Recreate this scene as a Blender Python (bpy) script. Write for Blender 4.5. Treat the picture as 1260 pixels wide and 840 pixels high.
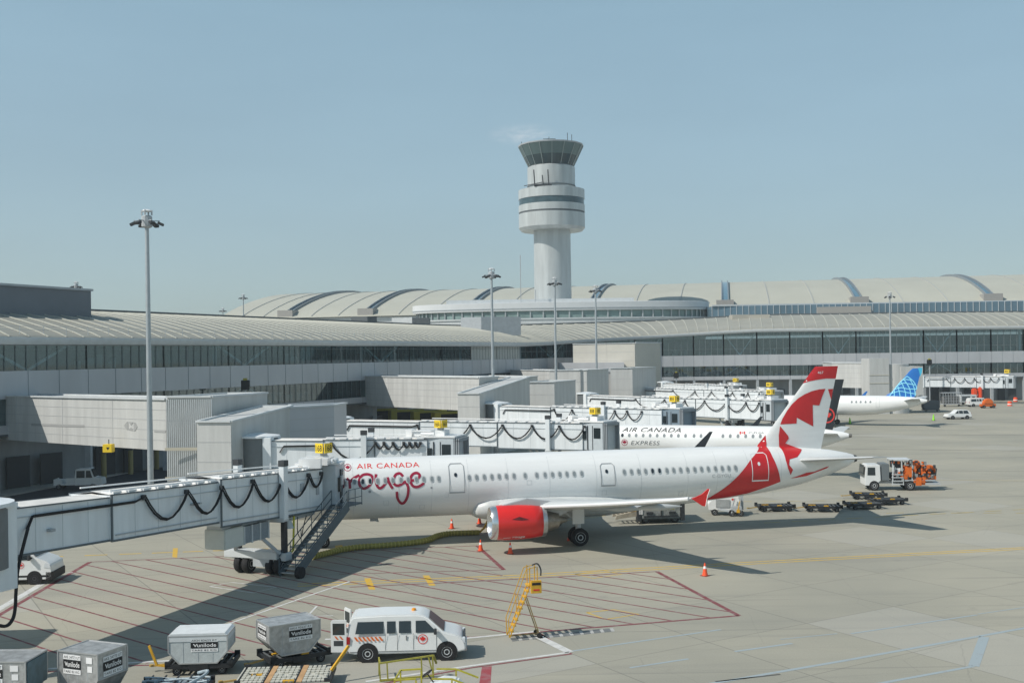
import bpy, bmesh, math, random
from mathutils import Vector, Matrix
random.seed(7)
S = bpy.context.scene
for _o in list(bpy.data.objects): bpy.data.objects.remove(_o)
C = S.collection
R = math.radians
# ------------------------------------------------------------------ camera
FPX, EYE, ROLL, CX, CY = 1350.0, 12.75, 0.0148, 630.0, 436.5
cd = bpy.data.cameras.new('camera'); cam = bpy.data.objects.new('camera', cd); C.objects.link(cam)
cd.sensor_width = 36; cd.lens = FPX/1260*36; cd.shift_y = (CY-420)/1260; cd.clip_start = .5; cd.clip_end = 9000
cam.location = (0, 0, EYE)
cam.rotation_euler = (R(90), ROLL, 0)
S.camera = cam
# ------------------------------------------------------------------ world, sun, exposure
SUN_ELEV, SHX, SHY = 45.9, .87, 0.43       # shadows run to +x and a little to +y
sun_az = math.atan2(-SHX, -SHY)            # compass bearing of the sun, clockwise from +y
W = bpy.data.worlds.new('World'); S.world = W; W.use_nodes = True
nt = W.node_tree; nt.nodes.clear()
out = nt.nodes.new('ShaderNodeOutputWorld'); bg = nt.nodes.new('ShaderNodeBackground')
sky = nt.nodes.new('ShaderNodeTexSky'); sky.sky_type = 'NISHITA'; sky.sun_disc = False
sky.sun_elevation = R(SUN_ELEV); sky.sun_rotation = sun_az
sky.air_density = 1.0; sky.dust_density = 1.2; sky.ozone_density = 1.6; sky.altitude = 100
nt.links.new(sky.outputs[0], bg.inputs[0]); bg.inputs[1].default_value = 0.05
# pale summer haze added over the clear-sky model, stronger towards the horizon
wtc = nt.nodes.new('ShaderNodeTexCoord'); wsp = nt.nodes.new('ShaderNodeSeparateXYZ'); wr = nt.nodes.new('ShaderNodeValToRGB')
wr.color_ramp.elements[0].position = 0.0; wr.color_ramp.elements[0].color = (.245, .330, .348, 1)
wr.color_ramp.elements[1].position = .75; wr.color_ramp.elements[1].color = (.065, .13, .175, 1)
_e = wr.color_ramp.elements.new(.30); _e.color = (.212, .330, .378, 1)
bg2 = nt.nodes.new('ShaderNodeBackground'); bg2.inputs[1].default_value = 1.0; wadd = nt.nodes.new('ShaderNodeAddShader')
nt.links.new(wtc.outputs['Generated'], wsp.inputs[0]); nt.links.new(wsp.outputs[2], wr.inputs[0])
wn_ = nt.nodes.new('ShaderNodeTexNoise'); wn_.inputs['Scale'].default_value = 2.2; wn_.inputs['Detail'].default_value = 5
wmp = nt.nodes.new('ShaderNodeMapping'); wmp.inputs['Scale'].default_value = (1, 1, 4.5); nt.links.new(wtc.outputs['Generated'], wmp.inputs[0]); nt.links.new(wmp.outputs[0], wn_.inputs[0])
wmr = nt.nodes.new('ShaderNodeMapRange'); wmr.inputs[1].default_value = .3; wmr.inputs[2].default_value = .7; wmr.inputs[3].default_value = .93; wmr.inputs[4].default_value = 1.07
nt.links.new(wn_.outputs[0], wmr.inputs[0]); nt.links.new(wmr.outputs[0], bg2.inputs[1])
wv = nt.nodes.new('ShaderNodeVectorMath'); wv.operation = 'SUBTRACT'
_d = Vector((.0135, 1, .2004)).normalized(); wv.inputs[1].default_value = tuple(_d); nt.links.new(wtc.outputs['Generated'], wv.inputs[0])
wsc = nt.nodes.new('ShaderNodeVectorMath'); wsc.operation = 'MULTIPLY'; wsc.inputs[1].default_value = (32, 8, 105); nt.links.new(wv.outputs[0], wsc.inputs[0])
wl_ = nt.nodes.new('ShaderNodeVectorMath'); wl_.operation = 'LENGTH'; nt.links.new(wsc.outputs[0], wl_.inputs[0])
wn2 = nt.nodes.new('ShaderNodeTexNoise'); wn2.inputs['Scale'].default_value = 3.0; wn2.inputs['Detail'].default_value = 6; nt.links.new(wsc.outputs[0], wn2.inputs[0])
wm1 = nt.nodes.new('ShaderNodeMapRange'); wm1.inputs[1].default_value = 1.1; wm1.inputs[2].default_value = 0; nt.links.new(wl_.outputs['Value'], wm1.inputs[0])
wm2 = nt.nodes.new('ShaderNodeMapRange'); wm2.inputs[1].default_value = .3; wm2.inputs[2].default_value = .7; nt.links.new(wn2.outputs[0], wm2.inputs[0])
wm3 = nt.nodes.new('ShaderNodeMath'); wm3.operation = 'MULTIPLY'; nt.links.new(wm1.outputs[0], wm3.inputs[0]); nt.links.new(wm2.outputs[0], wm3.inputs[1])
wmx = nt.nodes.new('ShaderNodeMixRGB'); wmx.inputs[2].default_value = (.46, .50, .50, 1); nt.links.new(wm3.outputs[0], wmx.inputs[0]); nt.links.new(wr.outputs[0], wmx.inputs[1])
nt.links.new(wmx.outputs[0], bg2.inputs[0]); nt.links.new(bg.outputs[0], wadd.inputs[0]); nt.links.new(bg2.outputs[0], wadd.inputs[1]); nt.links.new(wadd.outputs[0], out.inputs[0])
sd = bpy.data.lights.new('sun', 'SUN'); sd.energy = 4.3; sd.angle = R(.53); sd.color = (1, .95, .87)
sun = bpy.data.objects.new('sun', sd); C.objects.link(sun)
_L = Vector((SHX, SHY, 0)).normalized()*math.cos(R(SUN_ELEV)) + Vector((0, 0, -math.sin(R(SUN_ELEV))))
sun.rotation_euler = _L.to_track_quat('-Z', 'Y').to_euler()
sun.location = (-200, -80, 250)
S.view_settings.view_transform = 'Standard'; S.view_settings.look = 'None'
S.view_settings.gamma = 1; S.view_settings.exposure = -0.04; S.view_settings.use_curve_mapping = False
S.render.engine = 'CYCLES'; S.cycles.max_bounces = 6; S.cycles.transparent_max_bounces = 12
# ------------------------------------------------------------------ measuring helpers (photo pixel -> place in the world)
def ray(x, y):
    dx, dy = x-CX, y-CY
    return (dx-ROLL*dy)/FPX, (dy+ROLL*dx)/FPX
def P(x, y, d):
    u, v = ray(x, y); return Vector((u*d, d, EYE-v*d))
def G(x, y, z=0.0):
    u, v = ray(x, y); d = (EYE-z)/v; return Vector((u*d, d, z))
# ------------------------------------------------------------------ materials
MATS = {}
def mat(name, col, rough=.6, metal=0, noise=0, scale=3, bump=0, spec=.5, emit=0, stretch=None, coat=0, ncol=None):
    if name in MATS: return MATS[name]
    m = bpy.data.materials.new(name); m.use_nodes = True; n = m.node_tree; b = n.nodes['Principled BSDF']
    b.inputs['Base Color'].default_value = (*col, 1); b.inputs['Roughness'].default_value = rough
    b.inputs['Metallic'].default_value = metal
    b.inputs['Specular IOR Level'].default_value = spec
    if coat: b.inputs['Coat Weight'].default_value = coat; b.inputs['Coat Roughness'].default_value = .12
    if noise or bump:
        tc = n.nodes.new('ShaderNodeTexCoord'); t = n.nodes.new('ShaderNodeTexNoise')
        t.inputs['Scale'].default_value = scale; t.inputs['Detail'].default_value = 7; t.inputs['Roughness'].default_value = .62
        if stretch:
            mp = n.nodes.new('ShaderNodeMapping'); mp.inputs['Scale'].default_value = stretch
            n.links.new(tc.outputs['Object'], mp.inputs[0]); n.links.new(mp.outputs[0], t.inputs[0])
        else: n.links.new(tc.outputs['Object'], t.inputs[0])
        if noise:
            r = n.nodes.new('ShaderNodeValToRGB'); c2 = ncol or tuple(c*(1-noise) for c in col)
            r.color_ramp.elements[0].position = .32; r.color_ramp.elements[1].position = .68
            r.color_ramp.elements[0].color = (*c2, 1); r.color_ramp.elements[1].color = (*tuple(min(1, c*(1+noise*.35)) for c in col), 1)
            n.links.new(t.outputs[0], r.inputs[0]); n.links.new(r.outputs[0], b.inputs['Base Color'])
        if bump:
            bp = n.nodes.new('ShaderNodeBump'); bp.inputs['Strength'].default_value = bump; bp.inputs['Distance'].default_value = .02
            n.links.new(t.outputs[0], bp.inputs['Height']); n.links.new(bp.outputs[0], b.inputs['Normal'])
    if emit:
        b.inputs['Emission Color'].default_value = (*col, 1); b.inputs['Emission Strength'].default_value = emit
    MATS[name] = m; return m
def glass_mat(name, tint=(.42, .52, .52), gloss=.22, rough=.04):
    if name in MATS: return MATS[name]
    m = bpy.data.materials.new(name); m.use_nodes = True; n = m.node_tree; n.nodes.clear()
    o = n.nodes.new('ShaderNodeOutputMaterial'); mx = n.nodes.new('ShaderNodeMixShader')
    t = n.nodes.new('ShaderNodeBsdfTransparent'); g = n.nodes.new('ShaderNodeBsdfGlossy')
    t.inputs[0].default_value = (*tint, 1); g.inputs[0].default_value = (.75, .9, .93, 1); g.inputs['Roughness'].default_value = rough
    mx.inputs[0].default_value = gloss
    n.links.new(t.outputs[0], mx.inputs[1]); n.links.new(g.outputs[0], mx.inputs[2]); n.links.new(mx.outputs[0], o.inputs[0])
    MATS[name] = m; return m
WHITE = mat('white_paint', (.80, .81, .81), .35, noise=.05, scale=2, coat=.2)
AIRW = mat('aircraft_white', (.80, .81, .80), .34, noise=.08, scale=1.0, coat=.25, stretch=(.16, 1, 1.6))
AIRG = mat('aircraft_grey', (.46, .48, .49), .4, noise=.12, scale=1.2)
RED = mat('livery_red', (.58, .018, .022), .38, noise=.1, scale=1.5, coat=.2)
DRED = mat('livery_crimson', (.34, .012, .045), .4)
NRED = mat('engine_red', (.72, .022, .018), .35, noise=.08, scale=1.2, coat=.3)
BLACKL = mat('livery_black', (.015, .02, .026), .4, coat=.2)
RUB = mat('rubber', (.018, .018, .02), .85, noise=.4, scale=9)
DARK = mat('dark_metal', (.045, .05, .055), .6, noise=.35, scale=5)
MET = mat('bare_metal', (.5, .52, .53), .32, metal=.85, noise=.2, scale=3)
ALU = mat('aluminium_sheet', (.50, .51, .51), .40, metal=.45, noise=.38, scale=3.2, bump=.5)
GREYP = mat('grey_paint', (.42, .45, .47), .5, noise=.12, scale=1.5)
LGREY = mat('light_grey_paint', (.58, .61, .62), .45, noise=.10, scale=1.2)
BRW = mat('bridge_white', (.76, .80, .82), .42, noise=.12, scale=1.4, stretch=(1, 1, .14))
BRROOF = mat('bridge_roof', (.74, .72, .68), .7, noise=.2, scale=.9)
YEL = mat('yellow_paint', (.72, .40, .03), .5, noise=.2, scale=4)
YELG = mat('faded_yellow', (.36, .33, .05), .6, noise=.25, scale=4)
ORG = mat('orange_paint', (.75, .16, .02), .45, noise=.2, scale=4)
SIGNY = mat('sign_yellow', (.85, .60, .03), .5)
BLK = mat('black_print', (.012, .012, .013), .6)
WPR = mat('white_print', (.8, .8, .8), .6)
PANEL = mat('metal_cladding', (.47, .485, .505), .42, metal=.1, noise=.08, scale=.35, stretch=(1, 1, .4))
PANELL = mat('pale_cladding', (.54, .545, .53), .5, noise=.16, scale=1.1, stretch=(1, 1, .12))
ROOFM = mat('standing_seam_roof', (.335, .33, .285), .55, noise=.15, scale=.15)
RIBM = mat('roof_rib', (.50, .50, .44), .5)
CONCW = mat('concrete_wall', (.33, .355, .37), .8, noise=.18, scale=.5, stretch=(1, 1, .5))
VAULT = mat('vault_roof', (.46, .455, .385), .55, noise=.08, scale=.06)
DGREY = mat('charcoal', (.10, .115, .125), .6, noise=.15, scale=1)
PENT = mat('penthouse_cladding', (.155, .175, .20), .6, noise=.1, scale=.4)
GLASS = glass_mat('window_glass', (.44, .60, .66), .20, .03)
FROST = mat('frosted_glass', (.40, .42, .40), .35, noise=.12, scale=.5, stretch=(1, 1, .2))
CARG = mat('car_glass', (.02, .028, .032), .07, spec=.7)
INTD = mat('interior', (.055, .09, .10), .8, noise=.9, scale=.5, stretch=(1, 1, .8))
TAILB = mat('tail_blue', (.01, .15, .50), .35, coat=.3); TAILL = mat('tail_light_blue', (.26, .70, .90), .4)
# ------------------------------------------------------------------ mesh builder
class MB:
    def __init__(s): s.v = []; s.f = []; s.T = None
    def add(s, vs, fs):
        b = len(s.v)
        s.v += [tuple(s.T @ Vector(v)) if s.T is not None else tuple(v) for v in vs]
        s.f += [tuple(b+i for i in f) for f in fs]; return s
    def box(s, x0, x1, y0, y1, z0, z1):
        return s.add([(x0,y0,z0),(x1,y0,z0),(x1,y1,z0),(x0,y1,z0),(x0,y0,z1),(x1,y0,z1),(x1,y1,z1),(x0,y1,z1)],
                     [(0,3,2,1),(4,5,6,7),(0,1,5,4),(1,2,6,5),(2,3,7,6),(3,0,4,7)])
    def prismxy(s, poly, z0, z1, ztops=None):
        n = len(poly); zt = ztops or [z1]*n
        vs = [(p[0], p[1], z0) for p in poly]+[(p[0], p[1], zt[i]) for i, p in enumerate(poly)]
        return s.add(vs, [tuple(range(n))[::-1], tuple(range(n, 2*n))]+[(i, (i+1) % n, n+(i+1) % n, n+i) for i in range(n)])
    def prismxz(s, poly, y0, y1):          # side profile (x,z) pulled from y0 to y1
        n = len(poly)
        vs = [(p[0], y0, p[1]) for p in poly]+[(p[0], y1, p[1]) for p in poly]
        return s.add(vs, [tuple(range(n)), tuple(range(n, 2*n))[::-1]]+[(i, n+i, n+(i+1) % n, (i+1) % n) for i in range(n)])
    def prismyz(s, poly, x0, x1):
        n = len(poly)
        vs = [(x0, p[0], p[1]) for p in poly]+[(x1, p[0], p[1]) for p in poly]
        return s.add(vs, [tuple(range(n)), tuple(range(n, 2*n))[::-1]]+[(i, n+i, n+(i+1) % n, (i+1) % n) for i in range(n)])
    def cyl(s, p0, p1, r0, r1=None, n=12, cap=True):
        r1 = r0 if r1 is None else r1
        p0 = Vector(p0); p1 = Vector(p1); d = (p1-p0).normalized()
        a = d.orthogonal().normalized(); b = d.cross(a)
        vs = []
        for p, r in ((p0, r0), (p1, r1)):
            for i in range(n):
                t = 2*math.pi*i/n; vs.append(p+a*r*math.cos(t)+b*r*math.sin(t))
        fs = [(i, (i+1) % n, n+(i+1) % n, n+i) for i in range(n)]
        if cap: fs += [tuple(range(n))[::-1], tuple(range(n, 2*n))]
        return s.add(vs, fs)
    def bar(s, p0, p1, w, h=None):         # rectangular bar between two points
        h = h or w; p0 = Vector(p0); p1 = Vector(p1); d = (p1-p0).normalized()
        up = Vector((0, 0, 1)) if abs(d.z) < .95 else Vector((0, 1, 0))
        a = d.cross(up).normalized()*w/2; b = a.cross(d).normalized()*h/2
        vs = [p+q for p in (p0, p1) for q in (-a-b, a-b, a+b, -a+b)]
        return s.add(vs, [(0,3,2,1),(4,5,6,7),(0,1,5,4),(1,2,6,5),(2,3,7,6),(3,0,4,7)])
    def tube(s, pts, r, n=6):
        pts = [Vector(p) for p in pts]; vs = []; fs = []; a = None
        for i, p in enumerate(pts):
            d = (pts[min(i+1, len(pts)-1)]-pts[max(i-1, 0)]).normalized()
            a = d.orthogonal().normalized() if a is None else (a-d*a.dot(d)).normalized()
            b = d.cross(a)
            for k in range(n):
                t = 2*math.pi*k/n; vs.append(p+a*r*math.cos(t)+b*r*math.sin(t))
        for i in range(len(pts)-1):
            for k in range(n): fs.append((i*n+k, i*n+(k+1) % n, (i+1)*n+(k+1) % n, (i+1)*n+k))
        fs += [tuple(range(n))[::-1], tuple((len(pts)-1)*n+k for k in range(n))]
        return s.add(vs, fs)
    def lathe(s, prof, c=(0, 0, 0), n=32, axis='z', cap=True):   # prof: (r, h)
        vs = []
        for r, h in prof:
            for i in range(n):
                t = 2*math.pi*i/n; a, b = r*math.cos(t), r*math.sin(t)
                v = (a, b, h) if axis == 'z' else ((h, a, b) if axis == 'x' else (a, h, b))
                vs.append((c[0]+v[0], c[1]+v[1], c[2]+v[2]))
        fs = [(k*n+i, k*n+(i+1) % n, (k+1)*n+(i+1) % n, (k+1)*n+i) for k in range(len(prof)-1) for i in range(n)]
        if cap: fs += [tuple(range(n))[::-1], tuple((len(prof)-1)*n+i for i in range(n))]
        return s.add(vs, fs)
    def loft(s, rings, close=True):
        n = len(rings[0]); vs = [v for r in rings for v in r]
        fs = [(k*n+i, k*n+(i+1) % n, (k+1)*n+(i+1) % n, (k+1)*n+i) for k in range(len(rings)-1) for i in range(n)]
        if close: fs += [tuple(range(n))[::-1], tuple((len(rings)-1)*n+i for i in range(n))]
        return s.add(vs, fs)
    def poly(s, pts): return s.add(pts, [tuple(range(len(pts)))])
    def build(s, name, m, parent=None, smooth=False, bevel=0, world=False, fix=True):
        me = bpy.data.meshes.new(name)
        vs = s.v
        if world and parent is not None:
            Mi = root_matrix(parent).inverted(); vs = [tuple(Mi @ Vector(v)) for v in vs]
        me.from_pydata(vs, [], s.f); me.update()
        if fix:
            bm = bmesh.new(); bm.from_mesh(me)
            bmesh.ops.recalc_face_normals(bm, faces=bm.faces)
            if bevel: 
                bmesh.ops.bevel(bm, geom=[e for e in bm.edges if len(e.link_faces) == 2 and e.calc_face_angle(0) > .5], offset=bevel, segments=2, affect='EDGES', clamp_overlap=True)
            bm.to_mesh(me); bm.free()
        me.materials.append(m)
        if smooth:
            for p in me.polygons: p.use_smooth = True
            me.set_sharp_from_angle(angle=R(38 if smooth is True else smooth))
        o = bpy.data.objects.new(name, me); C.objects.link(o)
        if parent is not None: o.parent = parent
        return o
def root_matrix(o):
    M = Matrix.Translation(o.location) @ o.rotation_euler.to_matrix().to_4x4()
    return root_matrix(o.parent) @ M if o.parent else M
def tag(o, label, cat, group=None):
    o['label'] = label; o['category'] = cat
    if group: o['group'] = group
    return o
def thing(name, label, cat, loc=(0, 0, 0), rz=0, group=None):
    o = bpy.data.objects.new(name, None); C.objects.link(o); o.empty_display_size = .3
    o.location = loc; o.rotation_euler = (0, 0, rz); return tag(o, label, cat, group)
def struct(o): o['kind'] = 'structure'; return o
def copy_tree(o, parent=None):
    c = o.copy(); C.objects.link(c)
    if parent is not None: c.parent = parent
    for ch in list(KIDS(o)): copy_tree(ch, c)
    return c
def KIDS(o): return [x for x in C.objects if x.parent == o]
def kidmap():
    d = {}
    for x in C.objects:
        if x.parent: d.setdefault(x.parent.name, []).append(x)
    return d
def clone(root, loc, rz, label=None, group=None):
    r = copy_tree(root); r.location = loc; r.rotation_euler = (0, 0, rz)
    if label: r['label'] = label
    if group: r['group'] = group
    return r
# flat shapes laid on a surface: poly2d lists (u,v) -> mapped points
def flat_mesh(polys, name, m, parent, mapper, grid=0, world=False):
    bm = bmesh.new()
    for poly in polys:
        vs = [bm.verts.new((p[0], p[1], 0)) for p in poly]
        try: bm.faces.new(vs)
        except ValueError: pass
    return finish_flat(bm, name, m, parent, mapper, grid, world)
def finish_flat(bm, name, m, parent, mapper, grid, world=False):
    bmesh.ops.triangulate(bm, faces=bm.faces[:])
    if grid:
        for ax in (0, 1):
            lo = min(v.co[ax] for v in bm.verts); hi = max(v.co[ax] for v in bm.verts)
            k = math.floor(lo/grid)+1
            while k*grid < hi:
                co = [0, 0, 0]; no = [0, 0, 0]; co[ax] = k*grid; no[ax] = 1
                bmesh.ops.bisect_plane(bm, geom=bm.verts[:]+bm.edges[:]+bm.faces[:], plane_co=co, plane_no=no); k += 1
    for v in bm.verts: v.co = mapper(v.co.x, v.co.y)
    if world and parent is not None:
        Mi = root_matrix(parent).inverted()
        for v in bm.verts: v.co = Mi @ v.co
    me = bpy.data.meshes.new(name); bm.to_mesh(me); bm.free(); me.materials.append(m)
    for p in me.polygons: p.use_smooth = True
    o = bpy.data.objects.new(name, me); C.objects.link(o)
    if parent is not None: o.parent = parent
    return o
def text_bm(txt, u0, u1, v0, v1, offs=0.0, shear=0, space=1.0, both=True):
    cu = bpy.data.curves.new('t', 'FONT'); cu.body = txt; cu.offset = offs; cu.shear = shear; cu.space_character = space; cu.resolution_u = 3
    ob = bpy.data.objects.new('t', cu); C.objects.link(ob)
    me = bpy.data.meshes.new_from_object(ob); bpy.data.objects.remove(ob)
    bm = bmesh.new(); bm.from_mesh(me); bpy.data.meshes.remove(me)
    xs = [v.co.x for v in bm.verts]; ys = [v.co.y for v in bm.verts]
    a, b, c, d = min(xs), max(xs), min(ys), max(ys)
    for v in bm.verts:
        v.co.x = u0+(v.co.x-a)/(b-a)*(u1-u0)
        v.co.y = v0+(v.co.y-c)/(d-c)*(v1-v0); v.co.z = 0
    return bm
def text(txt, u0, u1, v0, v1, name, m, parent, mapper, grid=0, offs=0, shear=0, space=1.0, world=False):
    return finish_flat(text_bm(txt, u0, u1, v0, v1, offs, shear, space), name, m, parent, mapper, grid, world)
def smoothpts(pts, k=6):
    out_ = []
    n = len(pts)
    for i in range(n-1):
        p0, p1, p2, p3 = pts[max(i-1, 0)], pts[i], pts[i+1], pts[min(i+2, n-1)]
        for j in range(k):
            t = j/k
            out_.append(tuple(.5*((2*p1[a])+(-p0[a]+p2[a])*t+(2*p0[a]-5*p1[a]+4*p2[a]-p3[a])*t*t+(-p0[a]+3*p1[a]-3*p2[a]+p3[a])*t**3) for a in range(len(p1))))
    out_.append(tuple(pts[-1])); return out_
def stroke(pts, w, k=6):
    p = smoothpts(pts, k) if k else pts; L = []; Rr = []
    for i in range(len(p)):
        a = p[max(i-1, 0)]; b = p[min(i+1, len(p)-1)]; dx, dy = b[0]-a[0], b[1]-a[1]; l = math.hypot(dx, dy) or 1
        nx, ny = -dy/l*w/2, dx/l*w/2
        L.append((p[i][0]+nx, p[i][1]+ny)); Rr.append((p[i][0]-nx, p[i][1]-ny))
    return [[L[i], L[i+1], Rr[i+1], Rr[i]] for i in range(len(p)-1)]
_h = [(0,1),(.17,.70),(.37,.80),(.29,.36),(.52,.60),(.60,.46),(.90,.50),(.80,.22),(.96,.10),(.48,-.26),(.55,-.46),(.06,-.38),(.05,-.92)]
LEAF = _h + [(-x, y) for x, y in _h[::-1] if x > 0]
def ringpoly(cx, cy, r, w, n=28):
    q = [(cx+r*math.cos(2*math.pi*i/n), cy+r*math.sin(2*math.pi*i/n)) for i in range(n+1)]
    return stroke(q, w, 0)
def disc(cx, cy, r, n=20): return [(cx+r*math.cos(2*math.pi*i/n), cy+r*math.sin(2*math.pi*i/n)) for i in range(n)]
def leafpoly(cx, cy, r): return [(cx+x*r, cy+y*r) for x, y in LEAF]
def wheel(parent, x, y, r, w, axis='y', hub=None, name='wheel'):
    """tyre with a rim as its part, axle along y (or x)"""
    t = MB(); pr = [(r*.62, -w/2), (r*.93, -w/2), (r, -w*.33), (r, w*.33), (r*.93, w/2), (r*.62, w/2)]
    t.lathe([(a, h) for a, h in pr], (x, y, r), 22, axis)
    o = t.build(name, RUB, parent, smooth=True)
    h = MB(); h.lathe([(r*.1, -w*.44), (r*.3, -w*.53), (r*.42, -w*.40), (r*.6, -w*.52), (r*.6, w*.52), (r*.42, w*.40), (r*.3, w*.53), (r*.1, w*.44)], (x, y, r), 16, axis)
    h.build('rim', hub or MET, o, smooth=True); return o
exec_parts = []
# ================================================================== GROUND
def concrete():
    m = bpy.data.materials.new('apron_concrete'); m.use_nodes = True; n = m.node_tree; L = n.links; b = n.nodes['Principled BSDF']
    N = lambda t: n.nodes.new(t)
    def math_(op, a, b_=None, c=None):
        q = N('ShaderNodeMath'); q.operation = op
        for i, v in enumerate((a, b_, c)):
            if v is None: continue
            if isinstance(v, (int, float)): q.inputs[i].default_value = v
            else: L.new(v, q.inputs[i])
        return q.outputs[0]
    tc = N('ShaderNodeTexCoord'); mp = N('ShaderNodeMapping'); mp.inputs['Rotation'].default_value = (0, 0, R(-31))
    L.new(tc.outputs['Object'], mp.inputs[0]); sp = N('ShaderNodeSeparateXYZ'); L.new(mp.outputs[0], sp.inputs[0])
    u = math_('DIVIDE', math_('SUBTRACT', sp.outputs[0], 2.1), 6.0); v = math_('DIVIDE', math_('SUBTRACT', sp.outputs[1], 1.0), 6.0)
    def line(w_, wd):
        fr = math_('FRACT', w_); d = math_('MINIMUM', fr, math_('SUBTRACT', 1.0, fr))
        return math_('LESS_THAN', d, wd)
    jt = math_('MAXIMUM', line(u, .0055), math_('MULTIPLY', line(v, .0055), .8))
    cb = N('ShaderNodeCombineXYZ'); L.new(math_('FLOOR', u), cb.inputs[0]); L.new(math_('FLOOR', v), cb.inputs[1])
    wn = N('ShaderNodeTexWhiteNoise'); wn.noise_dimensions = '2D'; L.new(cb.outputs[0], wn.inputs[0])
    def noise(sc, det=6, st=None, ro=.6):
        t = N('ShaderNodeTexNoise'); t.inputs['Scale'].default_value = sc; t.inputs['Detail'].default_value = det; t.inputs['Roughness'].default_value = ro
        if st:
            q = N('ShaderNodeMapping'); q.inputs['Scale'].default_value = st[0]; q.inputs['Rotation'].default_value = (0, 0, R(st[1])); L.new(tc.outputs['Object'], q.inputs[0]); L.new(q.outputs[0], t.inputs[0])
        else: L.new(tc.outputs['Object'], t.inputs[0])
        return t.outputs[0]
    def mix(f, a, b_, ty='MIX'):
        q = N('ShaderNodeMixRGB'); q.blend_type = ty
        for i, v_ in enumerate((f, a, b_)):
            if isinstance(v_, (int, float)): q.inputs[i].default_value = v_
            elif isinstance(v_, tuple): q.inputs[i].default_value = (*v_, 1)
            else: L.new(v_, q.inputs[i])
        return q.outputs[0]
    def ramp(f, lo, hi):
        q = N('ShaderNodeMapRange'); q.inputs[1].default_value = lo; q.inputs[2].default_value = hi; L.new(f, q.inputs[0]); return q.outputs[0]
    big = ramp(noise(.045, 4), .35, .65)
    c = mix(big, (.292, .284, .236), (.392, .370, .298))
    c = mix(math_('MULTIPLY', wn.outputs[0], .15), c, (.22, .225, .205))
    streak = ramp(noise(1.0, 7, ((.022, .34, 1), -10), .65), .52, .78)
    c = mix(math_('MULTIPLY', streak, .55), c, (.185, .185, .172))
    pale = ramp(noise(1.0, 6, ((.06, .5, 1), 14), .6), .60, .80)
    c = mix(math_('MULTIPLY', pale, .3), c, (.43, .41, .36))
    blot = ramp(noise(.55, 8), .62, .80)
    c = mix(math_('MULTIPLY', blot, .5), c, (.17, .17, .16))
    tyre = ramp(noise(1.0, 5, ((.03, 1.6, 1), -16), .55), .60, .72)
    c = mix(math_('MULTIPLY', tyre, .40), c, (.14, .14, .135))
    patch = math_('GREATER_THAN', wn.outputs[0], .90)
    c = mix(math_('MULTIPLY', patch, .35), c, (.42, .41, .37))
    crk = N('ShaderNodeTexVoronoi'); crk.feature = 'DISTANCE_TO_EDGE'; crk.inputs['Scale'].default_value = .11; L.new(mix(.25, tc.outputs['Object'], noise(.5, 5), 'ADD'), crk.inputs['Vector'])
    c = mix(math_('MULTIPLY', math_('LESS_THAN', crk.outputs['Distance'], .0016), .16), c, (.12, .12, .115))
    spots = ramp(noise(2.6, 3), .72, .78)
    c = mix(math_('MULTIPLY', spots, .6), c, (.09, .09, .088))
    fine = noise(14, 4)
    c = mix(.16, c, fine, 'OVERLAY')
    c = mix(math_('MULTIPLY', jt, .42), c, (.10, .10, .095))
    L.new(c, b.inputs['Base Color']); b.inputs['Roughness'].default_value = .82; b.inputs['Specular IOR Level'].default_value = .3
    bp = N('ShaderNodeBump'); bp.inputs['Strength'].default_value = .25; bp.inputs['Distance'].default_value = .01
    L.new(fine, bp.inputs['Height']); L.new(bp.outputs[0], b.inputs['Normal'])
    return m
g = MB(); g.poly([(-3500, -200, 0), (3500, -200, 0), (3500, 6000, 0), (-3500, 6000, 0)])
ground = struct(g.build('apron_ground', concrete()))
# painted lines: sheets a few mm above the slab
LV = {'z': .004, 'n': 0}
def paint(name, m, polys):
    LV['n'] += 1; LV['z'] = .004+.0012*(LV['n'] % 4)
    mb = MB()
    for p in polys: mb.poly([(q[0], q[1], LV['z']) for q in p])
    return struct(mb.build(name, m))
def pmat(name, col, wear=.5):
    m = mat(name, col, .8); n = m.node_tree; b = n.nodes['Principled BSDF']
    tc = n.nodes.new('ShaderNodeTexCoord'); t = n.nodes.new('ShaderNodeTexNoise'); t.inputs['Scale'].default_value = 2.2; t.inputs['Detail'].default_value = 9; t.inputs['Roughness'].default_value = .7
    r = n.nodes.new('ShaderNodeValToRGB'); r.color_ramp.elements[0].position = .38+.2*wear; r.color_ramp.elements[1].position = .52+.25*wear
    r.color_ramp.elements[0].color = (*col, 1); r.color_ramp.elements[1].color = (*[c*(1-wear)+.28*wear for c in col], 1)
    n.links.new(tc.outputs['Object'], t.inputs[0]); n.links.new(t.outputs[0], r.inputs[0]); n.links.new(r.outputs[0], b.inputs['Base Color']); return m
PRED = pmat('red_line', (.20, .050, .055), .45); PREDB = pmat('red_block', (.30, .05, .06), .3); PWH = pmat('white_line', (.60, .60, .58), .4)
PYE = pmat('yellow_line', (.60, .39, .045), .3); PYEB = pmat('yellow_block', (.62, .38, .03), .3)
PBL = pmat('blue_line', (.31, .365, .385), .85); PBK = pmat('black_block', (.15, .16, .16), .75); PYF = pmat('yellow_faint', (.42, .33, .13), .8)
def gl(pts, w):    # line through photo points on the ground, width in metres
    return stroke([tuple(G(*p)[:2]) for p in pts], w, 0)
region = [G(*p) for p in ((-40, 779), (111, 691), (587, 671), (620, 700.6), (617, 713), (808, 702.7), (909, 757), (663, 777), (-40, 833))]
rg = [(p.x, p.y) for p in region]
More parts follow.
